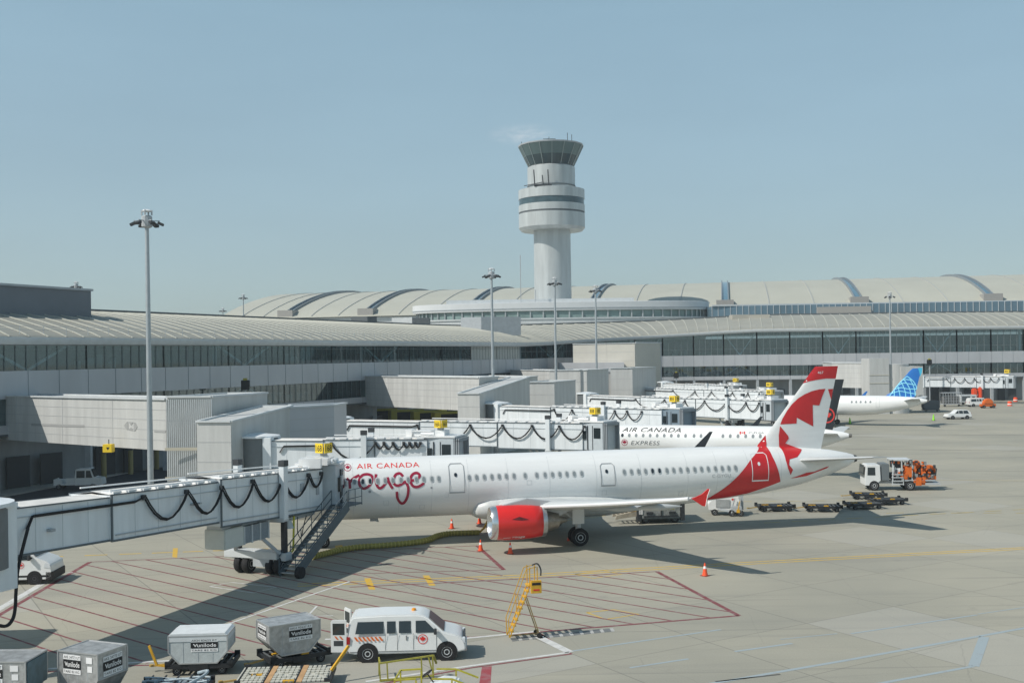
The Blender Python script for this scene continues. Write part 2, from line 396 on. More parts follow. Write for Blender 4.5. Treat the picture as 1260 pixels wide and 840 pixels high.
def inside_segments(p0, d):
    ts = []
    for i in range(len(rg)):
        a, b = rg[i], rg[(i+1) % len(rg)]; ex, ey = b[0]-a[0], b[1]-a[1]
        det = d[0]*(-ey)+ex*d[1]
        if abs(det) < 1e-9: continue
        rx, ry = a[0]-p0[0], a[1]-p0[1]
        t = (rx*(-ey)+ex*ry)/det; s_ = (d[0]*ry-d[1]*rx)/det
        if 0 <= s_ < 1: ts.append(t)
    ts.sort(); return [(ts[i], ts[i+1]) for i in range(0, len(ts)-1, 2)]
hd = (.76, -.65); hn = (.65, .76); hat = []
for k in range(-14, 40):
    c0 = 26.68+1.62*k; p0 = (hn[0]*c0, hn[1]*c0)
    for a, b in inside_segments(p0, hd):
        hat.append(stroke([(p0[0]+hd[0]*a, p0[1]+hd[1]*a), (p0[0]+hd[0]*b, p0[1]+hd[1]*b)], .13, 0)[0])
paint('red_hatch_lines', PRED, hat)
paint('red_border_lines', PRED, gl([(-40, 779), (111, 691)], .28)+gl([(111, 691), (587, 671)], .14)+gl([(587, 671), (620, 700.6)], .26)+gl([(417, 706), (620, 700.6)], .12)
      + gl([(430, 722), (580, 715), (808, 702.7)], .14)+gl([(808, 702.7), (909, 757)], .26)+gl([(909, 757), (750, 770), (663, 777), (580, 783.5)], .2)+gl([(664, 779), (703, 804), (580, 821), (440, 846)], .16)
      + gl([(-40, 834), (151, 818.5), (197, 817.5)], .16))
paint('white_lines', PWH, gl([(-44, 774), (60, 713), (72, 706)], .42)+gl([(60, 705.5), (90, 704)], .14)+gl([(663, 783), (701, 802)], .42)+gl([(701, 802), (580, 818.5), (450, 838)], .2)+gl([(400, 786), (560, 786), (664, 776)], .22)
      + gl([(-40, 830), (151, 815.5), (215, 812)], .2)+gl([(270, 771), (330, 750), (430, 715)], .14)
      + gl([(258, 721), (285, 716), (340, 722), (312, 729), (258, 721)], .12)+gl([(390, 745), (378, 758), (410, 757)], .12))
paint('yellow_taxi_line', PYE, gl([(366, 718), (640, 707), (950, 689.5), (1300, 671)], .17)+gl([(366, 720.8), (640, 709.8), (950, 692), (1300, 672.9)], .17))
paint('yellow_marks', PYEB, [[tuple(G(*q)[:2]) for q in p] for p in (
      [(448, 711), (456, 711), (462, 725), (454, 725)], [(520, 707.5), (528, 707.5), (536, 720), (528, 720)], [(213, 674), (219, 674), (218, 686), (212, 685)],
      [(412, 671), (421, 670), (424, 676), (414, 677)])])
dash = []
for a, b in ((55, 78), (104, 132), (147, 174), (187, 214), (225, 250), (262, 292), (300, 330)): dash += gl([(a, 685-.0375*(a-55)), (b, 685-.0375*(b-55))], .22)
paint('yellow_dashes', PYE, dash)
fd = []
for a in range(940, 1300, 34): fd += gl([(a, 643-.052*(a-940)), (a+20, 642-.052*(a-940))], .2)
for a in range(1090, 1300, 40): fd += gl([(a, 631), (a+22, 630.5)], .18)
for a in range(880, 1040, 30): fd += gl([(a, 617-.01*(a-880)), (a+15, 617-.01*(a-880))], .2)
fd += gl([(1060, 589.5), (1300, 591.5)], .15)+gl([(690, 641), (745, 634)], .16)
paint('faint_yellow_dashes', PYF, fd)
paint('manhole_outlines', PYE, gl([(722, 753), (755, 749.5), (786, 755), (745, 761.5), (722, 753)], .14)+gl([(708, 706), (742, 701.5), (765, 706), (730, 711), (708, 706)], .13))
paint('blue_lines', PBL, gl([(700, 801), (887, 774)], .16)+gl([(775, 821), (847, 810)], .16)+gl([(904, 801), (975, 791)], .18)+gl([(1047, 779), (1202, 756)], .14)+gl([(860, 843), (1040, 812), (1300, 765)], .22)+gl([(1078, 841), (1198, 819)], .2)+gl([(1198, 819), (1211, 783)], .42)
      + gl([(960, 786), (1030, 779)], .1)+gl([(1203, 755), (1300, 741)], .1))
blk = []; wht = []
for k in range(10):
    a = 628+k*12.6; y0 = 784.5-.098*(a-628); q = [tuple(G(*p)[:2]) for p in ((a, y0), (a+8.5, y0-.8), (a+11, y0+3.2), (a+2.5, y0+4.2))]
    blk.append(q); wht.append([tuple(G(*p)[:2]) for p in ((a+8.5, y0-.8), (a+12.6, y0-1.2), (a+15.1, y0+2.8), (a+11, y0+3.2))])
paint('stop_bar_black', PBK, blk); paint('stop_bar_white', pmat('white_worn', (.42, .42, .40), .7), wht)
paint('red_marking_block', PREDB, [[tuple(G(*q)[:2]) for q in ((593, 820), (605, 819), (603, 850), (588, 850))]])
paint('tar_seams_and_shadow', mat('tar_and_shadow', (.085, .085, .08), .8), gl([(960, 533), (1110, 534.5), (1310, 535)], .35)+gl([(1040, 552), (1310, 555)], .3)+gl([(1060, 578), (1310, 580)], .1)+gl([(1010, 517.5), (1130, 517)], .5)+gl([(880, 838), (960, 829)], .12))  # widest strip is the far airliner's cast shadow painted dark; the others are seams
kerb = MB()
_a, _b = G(-60, 624), G(220, 570)
kerb.prismxy([(_a.x, _a.y), (_b.x, _b.y), (_b.x-3, _b.y+1.5), (_a.x-3, _a.y+1.5)], .0, .14)
struct(kerb.build('pavement_kerb', mat('kerb_concrete', (.36, .35, .32), .85, noise=.15)))
rd = MB(); p_ = [G(-60, 660), G(60, 632), G(240, 592), G(215, 571), G(-60, 624)]
LV['z'] = .004
rd.poly([(q.x, q.y, LV['z']) for q in p_]); struct(rd.build('service_road', mat('asphalt', (.06, .062, .066), .85, noise=.2, scale=.8)))
# ================================================================== TERMINAL
FD = (math.sin(R(22.9)), math.cos(R(22.9)))
def Lw(t): return (-94+FD[0]*t, FD[1]*t)
path = []                                    # x, y, eave height
for t in range(78, 247, 12): path.append((*Lw(t), 15.2))
for px, yy, d in ((672, 420.8, 250), (703, 418.6, 262), (745, 416, 269), (781, 414, 273), (815, 412, 274), (853, 409.5, 273.5), (890, 407.2, 272.5), (931, 405, 271), (971.5, 404.3, 269.5), (1012, 403.9, 268), (1053, 403.5, 266.5), (1095, 402.8, 265.5), (1136, 402.2, 264.5), (1177, 401.7, 264), (1219, 401.3, 263.5), (1259, 401, 263), (1300, 400.7, 263), (1342, 400.4, 263)):
    p = P(px, yy, d); path.append((p.x, p.y, p.z))
nrm = []
for i in range(len(path)):
    a = path[max(i-1, 0)]; b = path[min(i+1, len(path)-1)]; dx, dy = b[0]-a[0], b[1]-a[1]; l = math.hypot(dx, dy); nrm.append((-dy/l, dx/l))
def pp(i, off, z): return (path[i][0]+nrm[i][0]*off, path[i][1]+nrm[i][1]*off, z)
term = thing('terminal_building', 'long low airport terminal with ribbed pale metal roof and bands of dark windows', 'terminal', (path[0][0], path[0][1], 0))
def sweep(name, m, prof, i0=0, i1=None, rel=False, closed=False, smooth=False, parent=term):
    i1 = len(path)-1 if i1 is None else i1
    mb = MB(); rings = []
    for i in range(i0, i1+1): rings.append([pp(i, o, z+(path[i][2] if rel else 0)) for o, z in prof])
    if closed: mb.loft(rings)
    else:
        n = len(prof); mb.add([v for r in rings for v in r], [(k*n+j, k*n+j+1, (k+1)*n+j+1, (k+1)*n+j) for k in range(len(rings)-1) for j in range(n-1)])
    return mb.build(name, m, parent, smooth=smooth, world=True)
NP = len(path)
sweep('ground_wall', CONCW, [(3.0, 0), (3.0, 5.6)])
sweep('soffit', DGREY, [(3.0, 5.6), (-.3, 5.6), (-.3, 5.8)])
sweep('panel_band', PANEL, [(-.3, 5.8), (-.3, 6.65), (0.05, 6.65)])
sweep('panel_band', PANEL, [(0.05, 9.2), (-.15, 9.2), (-.15, 11.9), (.05, 11.9)])
sweep('fascia', LGREY, [(-.9, .0), (-.95, -.28), (-.7, -.72), (.1, -.8)], rel=True, smooth=50)
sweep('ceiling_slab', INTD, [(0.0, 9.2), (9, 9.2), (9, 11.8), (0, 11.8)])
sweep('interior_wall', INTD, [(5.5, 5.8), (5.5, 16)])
roofprof = [(-.9, .0), (.5, .55), (2.5, 1.15), (5, 1.8), (8, 2.5), (12, 3.2), (16, 3.7), (20, 4.0)]
rf = sweep('roof', ROOFM, roofprof+[(20, 3.2), (34, 3.0)], rel=True, smooth=30)
# raised seams
rb = MB()
def along(i, f, off, z):
    a = pp(i, off, z+path[i][2]); b = pp(i+1, off, z+path[i+1][2]); return tuple(a[k]+(b[k]-a[k])*f for k in range(3))
for i in range(NP-1):
    L_ = math.hypot(path[i+1][0]-path[i][0], path[i+1][1]-path[i][1]); k = max(1, round(L_/2.45))
    for j in range(k):
        f = (j+.5)/k; w = .07/L_
        vs = []
        for o, z in roofprof:
            vs += [along(i, f-w, o, z+.02), along(i, f-w*.8, o, z+.12), along(i, f+w*.8, o, z+.12), along(i, f+w, o, z+.02)]
        n = len(roofprof); rb.add(vs, [(4*q+e, 4*q+e+1, 4*q+e+5, 4*q+e+4) for q in range(n-1) for e in range(3)])
rb.build('roof_seam', RIBM, rf, world=True)
rail = MB()
for zz in (.75, 1.1):
    for i in range(NP-1): rail.bar(along(i, 0, -.2, zz), along(i, 1, -.2, zz), .03)
for i in range(NP-1):
    for j in range(4): rail.bar(along(i, j/4, -.2, .2), along(i, j/4, -.2, 1.15), .05)
rail.build('eave_railing', GREYP, rf, world=True)
cap = MB()
for i in range(NP-1): cap.bar(along(i, 0, 20, 4.15), along(i, 1, 20, 4.15), .5, .4)
cap.build('ridge_cap', DGREY, rf, world=True)
for i in range(NP-1):
    left = i < 14
    for z0, z1, rel in ((6.65, 9.2, 0), (11.9, -.75, 1)):
        zt0 = z1+(path[i][2] if rel else 0); zt1 = z1+(path[i+1][2] if rel else 0)
        f = MB(); f.add([pp(i, .1, z0), pp(i+1, .1, z0), pp(i+1, .1, zt1), pp(i, .1, zt0)], [(0, 1, 2, 3)])
        frost = rel and i in (12, 13)
        gl_ = f.build('window', FROST if frost else GLASS, term, world=True, fix=False)
        mu = MB(); nd = 9 if left else 5
        for j in range(nd+1):
            q = j/nd
            a = [pp(i, .03, z0)[k]+(pp(i+1, .03, z0)[k]-pp(i, .03, z0)[k])*q for k in range(3)]
            zt = zt0+(zt1-zt0)*q; wd = (.30 if j in (0, nd) else .05) if not left else (.12 if j in (0, nd) else .075)
            mu.bar(a, (a[0], a[1], zt), wd if not left else wd*.7, .12 if not left else .045)
        if rel:
            zz = 14.0 if left else 13.4
            mu.bar(pp(i, .02, zz), pp(i+1, .02, zz), .06, .05)
        mu.build('window_frame', mat('mullion_mid', (.19, .23, .24), .4) if not left else mat('mullion', (.13, .17, .18), .4), gl_, world=True)
    if i % 3 == 0:
        br = MB()
        a, b = pp(i, 2.2, 11.9), pp(i+1, 2.2, path[i+1][2]-.5); m0 = [(a[k]+pp(i+1, 2.2, 11.9)[k])/2 for k in range(3)]
        br.bar((a[0], a[1], path[i][2]-.5), m0, .28); br.bar(b, m0, .28); br.bar(a, (a[0], a[1], path[i][2]-.5), .4)
        a2, b2 = pp(i, 2.2, 6.6), pp(i+1, 2.2, 6.6); m2 = [(a2[k]+b2[k])/2 for k in range(2)]+[9.2]
        br.bar(a2, m2, .24); br.bar(b2, m2, .24)
        br.build('truss_brace', LGREY, term, world=True)
random.seed(11)
for i in range(NP-1):
    it = MB(); o_ = 4.2
    for z0, hmax in ((6.7, 1.3), (11.95, 1.6)):
        for k in range(7):
            f = random.random()*.9; w_ = random.uniform(.03, .12); a = [pp(i, o_, 0)[q]+(pp(i+1, o_, 0)[q]-pp(i, o_, 0)[q])*f for q in (0, 1)]; b = [pp(i, o_, 0)[q]+(pp(i+1, o_, 0)[q]-pp(i, o_, 0)[q])*(f+w_) for q in (0, 1)]
            h_ = random.uniform(.5, hmax); it.bar((*a, z0+h_/2), (*b, z0+h_/2), .5, h_)
    it.build('interior_fitting', [mat('fitting_dark', (.03, .04, .045)), mat('fitting_pale', (.34, .36, .35)), mat('fitting_green', (.08, .16, .13))][i % 3], term, world=True)
sm = MB()
for i in range(NP-1):
    for z0, z1, o in ((5.8, 6.65, -.32), (9.2, 11.9, -.17)):
        for j in range(3):
            a = [pp(i, o, 0)[k]+(pp(i+1, o, 0)[k]-pp(i, o, 0)[k])*j/3 for k in range(2)]; sm.bar((*a, z0), (*a, z1), .045, .03)
sm.build('cladding_joint', mat('joint_dark', (.26, .29, .31), .6), term, world=True)
for i in range(0, NP-1, 1):
    dr = MB(); a = pp(i, -.05, 0); dr.box(a[0]-.3, a[0]+.3, a[1]-.3, a[1]+.3, 0, 5.7); dr.build('column', GREYP, term, world=True)
for i in range(1, NP-1):
    for f in (.3, .62):
        a = [pp(i, 2.9, 0)[k]+(pp(i+1, 1.5, 0)[k]-pp(i, 2.9, 0)[k])*f for k in range(2)]; b = [pp(i, 2.9, 0)[k]+(pp(i+1, 1.5, 0)[k]-pp(i, 2.9, 0)[k])*(f+.22) for k in range(2)]
        dd = MB(); dd.bar((a[0], a[1], 1.7), (b[0], b[1], 1.7), .12, 3.2)
        dd.build('bay_door', mat('bay_door_dark', (.035, .04, .045), .6), term, world=True)
def frame_box(px0, px1, ytop, d, depth, zbot, name, m, parent=term, zt=None, ang=None):
    """box whose front top edge shows from px0 to px1; goes back `depth` metres"""
    a = P(px0, ytop[0], d[0]); b = P(px1, ytop[1], d[1]); dx, dy = b.x-a.x, b.y-a.y; l = math.hypot(dx, dy); nx, ny = -dy/l*depth, dx/l*depth
    if ang: nx, ny = ang[0]*depth, ang[1]*depth
    z1 = (a.z+b.z)/2
    mb = MB(); mb.prismxy([(a.x, a.y), (b.x, b.y), (b.x+nx, b.y+ny), (a.x+nx, a.y+ny)], zbot, z1)
    return mb.build(name, m, parent, world=True)
# roof-top plant rooms
def plant(t0, t1, o0, o1, z0, z1, m, name='rooftop_unit'):
    def q(t, o): x, y = Lw(t); return (x-FD[1]*o, y+FD[0]*o)
    mb = MB(); mb.prismxy([q(t0, o0), q(t1, o0), q(t1, o1), q(t0, o1)], z0, z1); return mb.build(name, m, term, world=True)
_p0, _p1 = P(-60, 349, 112), P(115, 357.5, 131)
plant(98, 136.6, 9.5, 22, 17.4, 21.0, PENT); plant(97.8, 136.8, 9.3, 22.2, 21.0, 21.25, GREYP, 'parapet')
frame_box(567, 592, (390.5, 390), (238, 236), 9, 17, 'rooftop_unit', GREYP, ang=(.95, .3))
frame_box(901, 921, (387, 387), (283, 283), 4, 19, 'rooftop_unit', mat('beige_unit', (.42, .40, .35), .7, noise=.08)); frame_box(921, 947, (387, 387), (283, 282), 4, 19, 'rooftop_unit', mat('beige_unit', (.42, .40, .35)))
frame_box(1006, 1072, (377, 377), (296, 294), 5, 18, 'rooftop_unit', mat('beige_unit2', (.34, .33, .31), .7, noise=.08))
frame_box(432, 452, (389.5, 389.7), (256, 254), 4, 18, 'rooftop_unit', DGREY); frame_box(482, 507, (390.5, 390.8), (262, 260), 4, 18, 'rooftop_unit', LGREY); frame_box(507, 528, (390.7, 391), (260, 260), 4, 18, 'rooftop_unit', DGREY)
# clerestory glass band behind the roof, right hand side
cl = MB(); a, b = P(876, 381, 300), P(1330, 372, 294); cl.prismxy([(a.x, a.y), (b.x, b.y), (b.x, b.y+14), (a.x, a.y+14)], 17, 25.2)
cl.build('clerestory', mat('clerestory_glass', (.13, .21, .27), .15, noise=.25, scale=.12), term, world=True)
cm = MB()
for k in range(60):
    x = a.x+(b.x-a.x)*k/59; y = a.y+(b.y-a.y)*k/59-.06; cm.box(x-.06, x+.06, y-.06, y+.06, 17, 25.2)
cm.box(a.x, b.x, a.y-.5, a.y+.2, 25.2, 25.6)
cm.build('clerestory_frame', LGREY, term, world=True)
# ================================================================== VAULTED HALL BEHIND
AX = Vector((-.981, .191, 0)); BK = Vector((.191, .981, 0)); V0 = Vector((64.3, 330, 0))
HW, ZF, ZC = 72.0, 25.8, 37.6
hall = thing('vaulted_terminal_hall', 'huge barrel vaulted pale roof of the main terminal hall rising on the skyline', 'terminal hall', (V0.x, V0.y, 0))
def vz(u): return ZF+(ZC-ZF)*math.sin(min(1, u)*math.pi/2)**.82 if u <= 1 else ZF+(ZC-ZF)*math.cos((u-1)*math.pi/2)**.8
def vault(t, u, dz=0): q = V0+AX*t+BK*(HW*u); return (q.x, q.y, vz(u)+dz)
ts = [-140, -114, -76, -39, 0, 41, 80, 113.6, 141, 164]
us = [0, .01, .03, .06, .1, .15, .2, .3, .4, .5, .6, .7, .8, .9, 1, 1.2, 1.5, 1.8, 1.99]
mb = MB(); mb.add([vault(t, u) for t in ts for u in us], [(i*len(us)+j, i*len(us)+j+1, (i+1)*len(us)+j+1, (i+1)*len(us)+j) for i in range(len(ts)-1) for j in range(len(us)-1)])
vr = mb.build('roof', VAULT, hall, smooth=60, world=True)
mb = MB()
for e in (-140, 164):
    mb.add([vault(e, u) for u in us]+[(vault(e, u)[0], vault(e, u)[1], 0) for u in us], [(j, j+1, len(us)+j+1, len(us)+j) for j in range(len(us)-1)])
a, b = V0+AX*-140+BK*1, V0+AX*164+BK*1
mb.add([(a.x, a.y, 0), (b.x, b.y, 0), (b.x, b.y, 25.6), (a.x, a.y, 25.6)], [(0, 1, 2, 3)])
mb.build('wall', LGREY, hall, world=True)
for i in range(1, len(ts)-1):
  for o_ in (-1.0, 1.0):
    mb = MB()
    for j in range(2, 17): mb.bar(vault(ts[i]+o_, us[j], .35), vault(ts[i]+o_, us[j+1], .35), .3, .8)
    mb.build('arch_rib', mat('arch_rib_grey', (.22, .25, .27), .5), vr, world=True)
for i in range(1, len(ts)-1):
    mb = MB(); w = .95
    mb.add([vault(ts[i]+s_*w, us[j], .12) for j in range(2, 17) for s_ in (-1, 1)], [(2*j, 2*j+1, 2*j+3, 2*j+2) for j in range(14)])
    mb.build('skylight', mat('skylight_glass', (.10, .20, .27), .12), vr, world=True, smooth=60)
    mb = MB(); c0 = Vector(vault(ts[i], .055)); q = [c0+AX*s1*2.6+BK*s2 for s1, s2 in ((-1, -3.2), (1, -3.2), (1, 2), (-1, 2))]
    if ts[i] < 60 or ts[i] > 100: mb.prismxy([(p.x, p.y) for p in q], c0.z-2.2, c0.z+1.0); mb.build('skylight_end', mat('beige_unit2', (.3, .3, .3)), vr, world=True)
mb = MB()
for i in range(len(ts)-1):
    for k in (1, 2):
        t = ts[i]+(ts[i+1]-ts[i])*k/3
        for j in range(1, 15): mb.bar(vault(t, us[j], .08), vault(t, us[j+1], .08), .28, .22)
mb.build('roof_seam', mat('seam_grey', (.40, .41, .39), .5), vr, world=True)
# ring building at the foot of the tower
ringb = thing('ring_shaped_building', 'low white drum shaped building with ribbon windows at the foot of the control tower', 'building', (14, 311, 0))
RX, RY, NC = 42.0, 13.0, 72
def el(k, s_, z): t = 2*math.pi*k/NC; return (14+RX*s_*math.cos(t), 311+RY*s_*math.sin(t), z)
def elring(name, m, prof, parent=ringb):
    mb = MB(); rings = [[el(k, s_, z) for k in range(NC)] for s_, z in prof]; mb.loft(rings, False); return mb.build(name, m, parent, smooth=40, world=True)
elring('wall', LGREY, [(.975, 0), (.975, 22.3), (.99, 22.3), (.99, 22.7)])
elring('roof', mat('white_metal_panel', (.66, .68, .69), .45, noise=.05, scale=.3), [(.98, 24.6), (1.0, 24.7), (1.0, 26.9), (.97, 27.0), (.3, 27.3), (.001, 27.4)])
elring('window_band', mat('pale_green_glass', (.24, .34, .33), .15, noise=.3, scale=.3), [(.96, 22.5), (.96, 24.6)])
mb = MB()
for k in range(0, NC):
    mb.bar(el(k+.5, .972, 22.4), el(k+.5, .972, 24.7), .35, .3)
mb.build('window_frame', mat('mullion_light', (.42, .46, .47)), ringb, world=True)
mb = MB()
for k in range(NC): mb.bar(el(k, 1.003, 25.3), el(k+1, 1.003, 25.3), .12, .25)
mb.build('trim', GREYP, ringb, world=True)
mb = MB(); mb.box(-18, 34, 304, 316, 26.8, 28.1)
mb.build('parapet_block', LGREY, ringb, world=True)
# ------------------------------------------------------------------ control tower
tw = P(681.5, 436, 320); TX, TY = tw.x, 320
tower = thing('control_tower', 'tall round white airport control tower with a wide ring storey and flared glass cab', 'control tower', (TX, TY, 0))
TWM = mat('tower_panel', (.50, .53, .53), .42, noise=.2, scale=.55, stretch=(1, 1, .12), metal=.15)
def tz(y): return EYE-ray(681, y)[1]*320
def tl(name, m, prof, parent=tower, n=48, cap=True): mb = MB(); mb.lathe(prof, (0, 0, 0), n, 'z', cap); return mb.build(name, m, parent, smooth=30)
rs = 22.6*320/FPX; rr = 40.7*320/FPX; rn = 29*320/FPX
tl('shaft', TWM, [(rs*1.03, 0), (rs, tz(283))])
tl('ring_storey', TWM, [(rs, tz(284)), (rr*.93, tz(284.5)), (rr, tz(281)), (rr, tz(264)), (rr*.985, tz(264)), (rr*.985, tz(261.8)), (rr, tz(261.8)), (rr, tz(253.5))])
tl('ring_storey', TWM, [(rr, tz(246)), (rr, tz(234.8)), (rr*.97, tz(234.4)), (rn, tz(234.2))])
tl('ring_window', mat('tower_glass', (.07, .12, .14), .1, noise=.5, scale=.25), [(rr*.985, tz(253.6)), (rr*.985, tz(245.9))], cap=False)
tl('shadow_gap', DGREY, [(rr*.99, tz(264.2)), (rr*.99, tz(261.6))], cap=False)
tl('neck', TWM, [(rn, tz(234.5)), (rn, tz(229)), (rn*1.01, tz(228.8)), (rn*1.01, tz(207)), (rn*.9, tz(205))])
tl('neck_rail', DGREY, [(rn*1.03, tz(230.6)), (rn*1.03, tz(229.8)), (rn*1.0, tz(229.8)), (rn*1.0, tz(230.6))])
CG = mat('cab_glass', (.035, .065, .075), .08, noise=.35, scale=.25)
def ip(y): return rn*.96+(rr*.985-rn*.96)*(205.5-y)/(205.5-180)
cabg = tl('cab_glass', CG, [(ip(205.5), tz(205.5)), (ip(194), tz(194))], n=16, cap=False)
cabu = tl('cab_upper_panel', mat('cab_upper', (.10, .155, .16), .3, metal=.2), [(ip(194), tz(194)), (ip(181), tz(181))], n=16, cap=False)
tl('cab_roof', GREYP, [(ip(181)*1.01, tz(181)), (ip(181)*1.02, tz(179.5)), (rr*.8, tz(177.8)), (.1, tz(177))], n=16)
mb = MB()
for k in range(16):
    a = 2*math.pi*k/16; c, s_ = math.cos(a), math.sin(a)
    r0, r1 = ip(205.5)*1.005, ip(181)*1.005
    mb.bar((r0*c, r0*s_, tz(205.5)), (r1*c, r1*s_, tz(181)), .16)
mb.build('cab_mullion', mat('cab_mullion_grey', (.28, .33, .33), .4), tower)
an = MB()
for x, y, yt in ((4.8, -2, 165.5), (6.2, 1, 165), (-8.5, 0, 174), (-.5, 0, 168.5)): an.bar((x, y, tz(178.5)), (x, y, tz(yt)), .16)
an.bar((-2.2, 0, tz(171)), (1.4, 0, tz(171)), .14); an.bar((-1.6, 0, tz(173.5)), (.8, 0, tz(173.5)), .12)
an.build('antenna', DARK, tower)
an = MB()
for x, yt in ((-5, 214.5), (-2.6, 221), (-1.0, 214.5)):
    an.bar((x, -rr*.85, tz(234)), (x-.25, -rr*.85, tz(yt)), .32)
an.box(-5.2, -.2, -rr*.9, -rr*.75, tz(234), tz(232.3)); an.bar((-8, -rr*.5, tz(231.5)), (-3, -rr*.9, tz(230)), .2)
an.build('radio_mast', DARK, tower)
tb = thing('lattice_mast', 'thin lattice radio mast left of the control tower foot', 'mast', (P(641, 370, 300).x, 300, 0))
mb = MB(); mb.bar((0, 0, 20), (0, 0, 40), .22, .22); mb.bar((4, 0, 20), (4, 0, 30.5), .2, .2); mb.build('pole', GREYP, tb); 
# ================================================================== FIXED WALKWAYS AND STAIR BLOCKS
def foot(pts): return [(p.x, p.y) for p in pts]
def walkway(label, pts, z0, z1, m=PANELL, cat='walkway', name='enclosed_walkway', ztops=None, seams=True, group=None):
    w = thing(name, label, cat, (pts[0][0], pts[0][1], 0), group=group)
    mb = MB(); mb.prismxy(pts, z0, z1, ztops); mb.build('wall', m, w, world=True)
    if seams:
        s = MB(); a, b = pts[0], pts[1]; n = 5
        for k in range(1, n):
            z = z0+(z1-z0)*k/n
            s.bar((a[0], a[1], z), (b[0], b[1], z), .03, .05)
        L_ = math.hypot(b[0]-a[0], b[1]-a[1])
        for k in range(1, int(L_/8)+1):
            q = k*8/L_
            if q < .97: s.bar((a[0]+(b[0]-a[0])*q, a[1]+(b[1]-a[1])*q, z0), (a[0]+(b[0]-a[0])*q, a[1]+(b[1]-a[1])*q, z1), .04, .04)
        s.build('cladding_joint', mat('joint_pale', (.42, .43, .43), .6), w, world=True)
    t = MB(); zt = ztops or [z1]*len(pts); n = len(pts)
    for i in range(n): t.bar((*pts[i], zt[i]+.06), (*pts[(i+1) % n], zt[(i+1) % n]+.06), .28, .14)
    t.build('roof_edge', LGREY, w, world=True)
    return w
a = P(205, 555, 90.8); b = P(-30, 538.5, 110)
q1 = [(b.x, b.y), (a.x, a.y), (a.x+1.6, a.y+3.6), (b.x+1.6, b.y+3.8)]
wk1 = walkway('long pale walkway bridge at far left with a faint grey hexagon emblem, partly in shade', q1, 5.25, 9.45)
def wk1m(px, py):  # a point on its near face
    u, v = ray(px, py); A_, B_ = Vector((b.x, b.y)), Vector((a.x, a.y)); D = B_-A_; # solve u*d = A.x + t D.x ; d = A.y + t D.y
    t = (u*A_.y-A_.x)/(D.x-u*D.y); p = A_+D*t; n = Vector((D.y, -D.x)).normalized()
    return Vector((p.x+n.x*.03, p.y+n.y*.03, EYE-v*p.y))
EMB = mat('faded_emblem', (.36, .365, .36), .6)
ex = [[(153, 523.5), (156.5, 518.5), (158, 518.5), (158, 528.5), (156.5, 528.5)], [(169.5, 525), (166.5, 519.5), (165, 519.5), (165, 530), (166.5, 530)],
      [(158.7, 518.8), (164.4, 519.2), (161.5, 523.2)], [(158.7, 529), (164.4, 529.6), (161.5, 525.4)]]
flat_mesh(ex, 'emblem', EMB, wk1, wk1m, world=True)
flat_mesh([[(39, 520.5), (104, 522.6), (104, 525.4), (39, 523.6)], [(190, 528.5), (204, 529.2), (204, 532), (190, 531.4)]], 'grey_stripe', EMB, wk1, wk1m, world=True)
lb = thing('lantern_box', 'small yellow box sign with an arrow hanging under the far left walkway', 'sign', tuple(P(135.5, 551, 94)))
mb = MB(); mb.box(-.5, .3, -.4, .3, -.35, .35); mb.build('box', SIGNY, lb, bevel=.03); mb = MB(); mb.add([(-.2, -.41, .1), (.1, -.41, .1), (-.05, -.41, -.15)], [(0, 1, 2)]); mb.build('arrow', BLK, lb)
mb = MB(); mb.bar((-.1, 0, .3), (-.1, 0, .75), .06); mb.build('bracket', DARK, lb)
def block(label, px0, px1, y0, y1, d0, d1, back, zbot, name='stair_block', m=PANELL, ztop=None, ribs=False, cat='building block', zback=None):
    A_ = P(px0, y0, d0); B_ = P(px1, y1, d1); z = (A_.z+B_.z)/2
    pts = [(A_.x, A_.y), (B_.x, B_.y), (B_.x+back[0], B_.y+back[1]), (A_.x+back[0], A_.y+back[1])]
    w = walkway(label, pts, zbot, z, m, cat, name, ztops=[z, z, z+(zback or 0), z+(zback or 0)])
    if ribs:
        r = MB(); n = 22
        for k in range(n+1):
            x = A_.x+(B_.x-A_.x)*k/n; y = A_.y+(B_.y-A_.y)*k/n; r.bar((x, y-.05, zbot), (x, y-.05, z-.15), .07, .09)
        r.build('cladding_rib', LGREY, w, world=True)
        for zz in (z-4.2, z-6.6):
            r = MB(); r.box(A_.x, B_.x, min(A_.y, B_.y)-.16, min(A_.y, B_.y)-.1, zz-.12, zz+.12); r.build('flashing', mat('beige_trim', (.5, .47, .38), .6), w, world=True)
    return w
block('ribbed pale stair tower at the end of the far left walkway', 205.5, 260, 488.8, 488.8, 90.6, 90, (2.9, 7.6), 0, 'stair_tower', ribs=True, cat='stair tower')
blkB = block('low pale block with sloping roof behind the number 168 sign, grey round entrance beside it', 242, 284, 519.5, 519, 86.5, 86, (3.0, 9.0), 0, zback=.75)
A_ = P(284, 519, 86); pA, pB, pC = (A_.x+2.85, A_.y+8.6), P(363, 499, 96), P(411, 500.5, 98)
walkway('grey cladding corridor running from the low pale block towards the second jet bridge', [(pA[0], pA[1]), (pC.x, pC.y), (pC.x+.5, pC.y+4), (pB.x-1.2, pB.y+3.6)], 3.4, 8.45, PANEL)
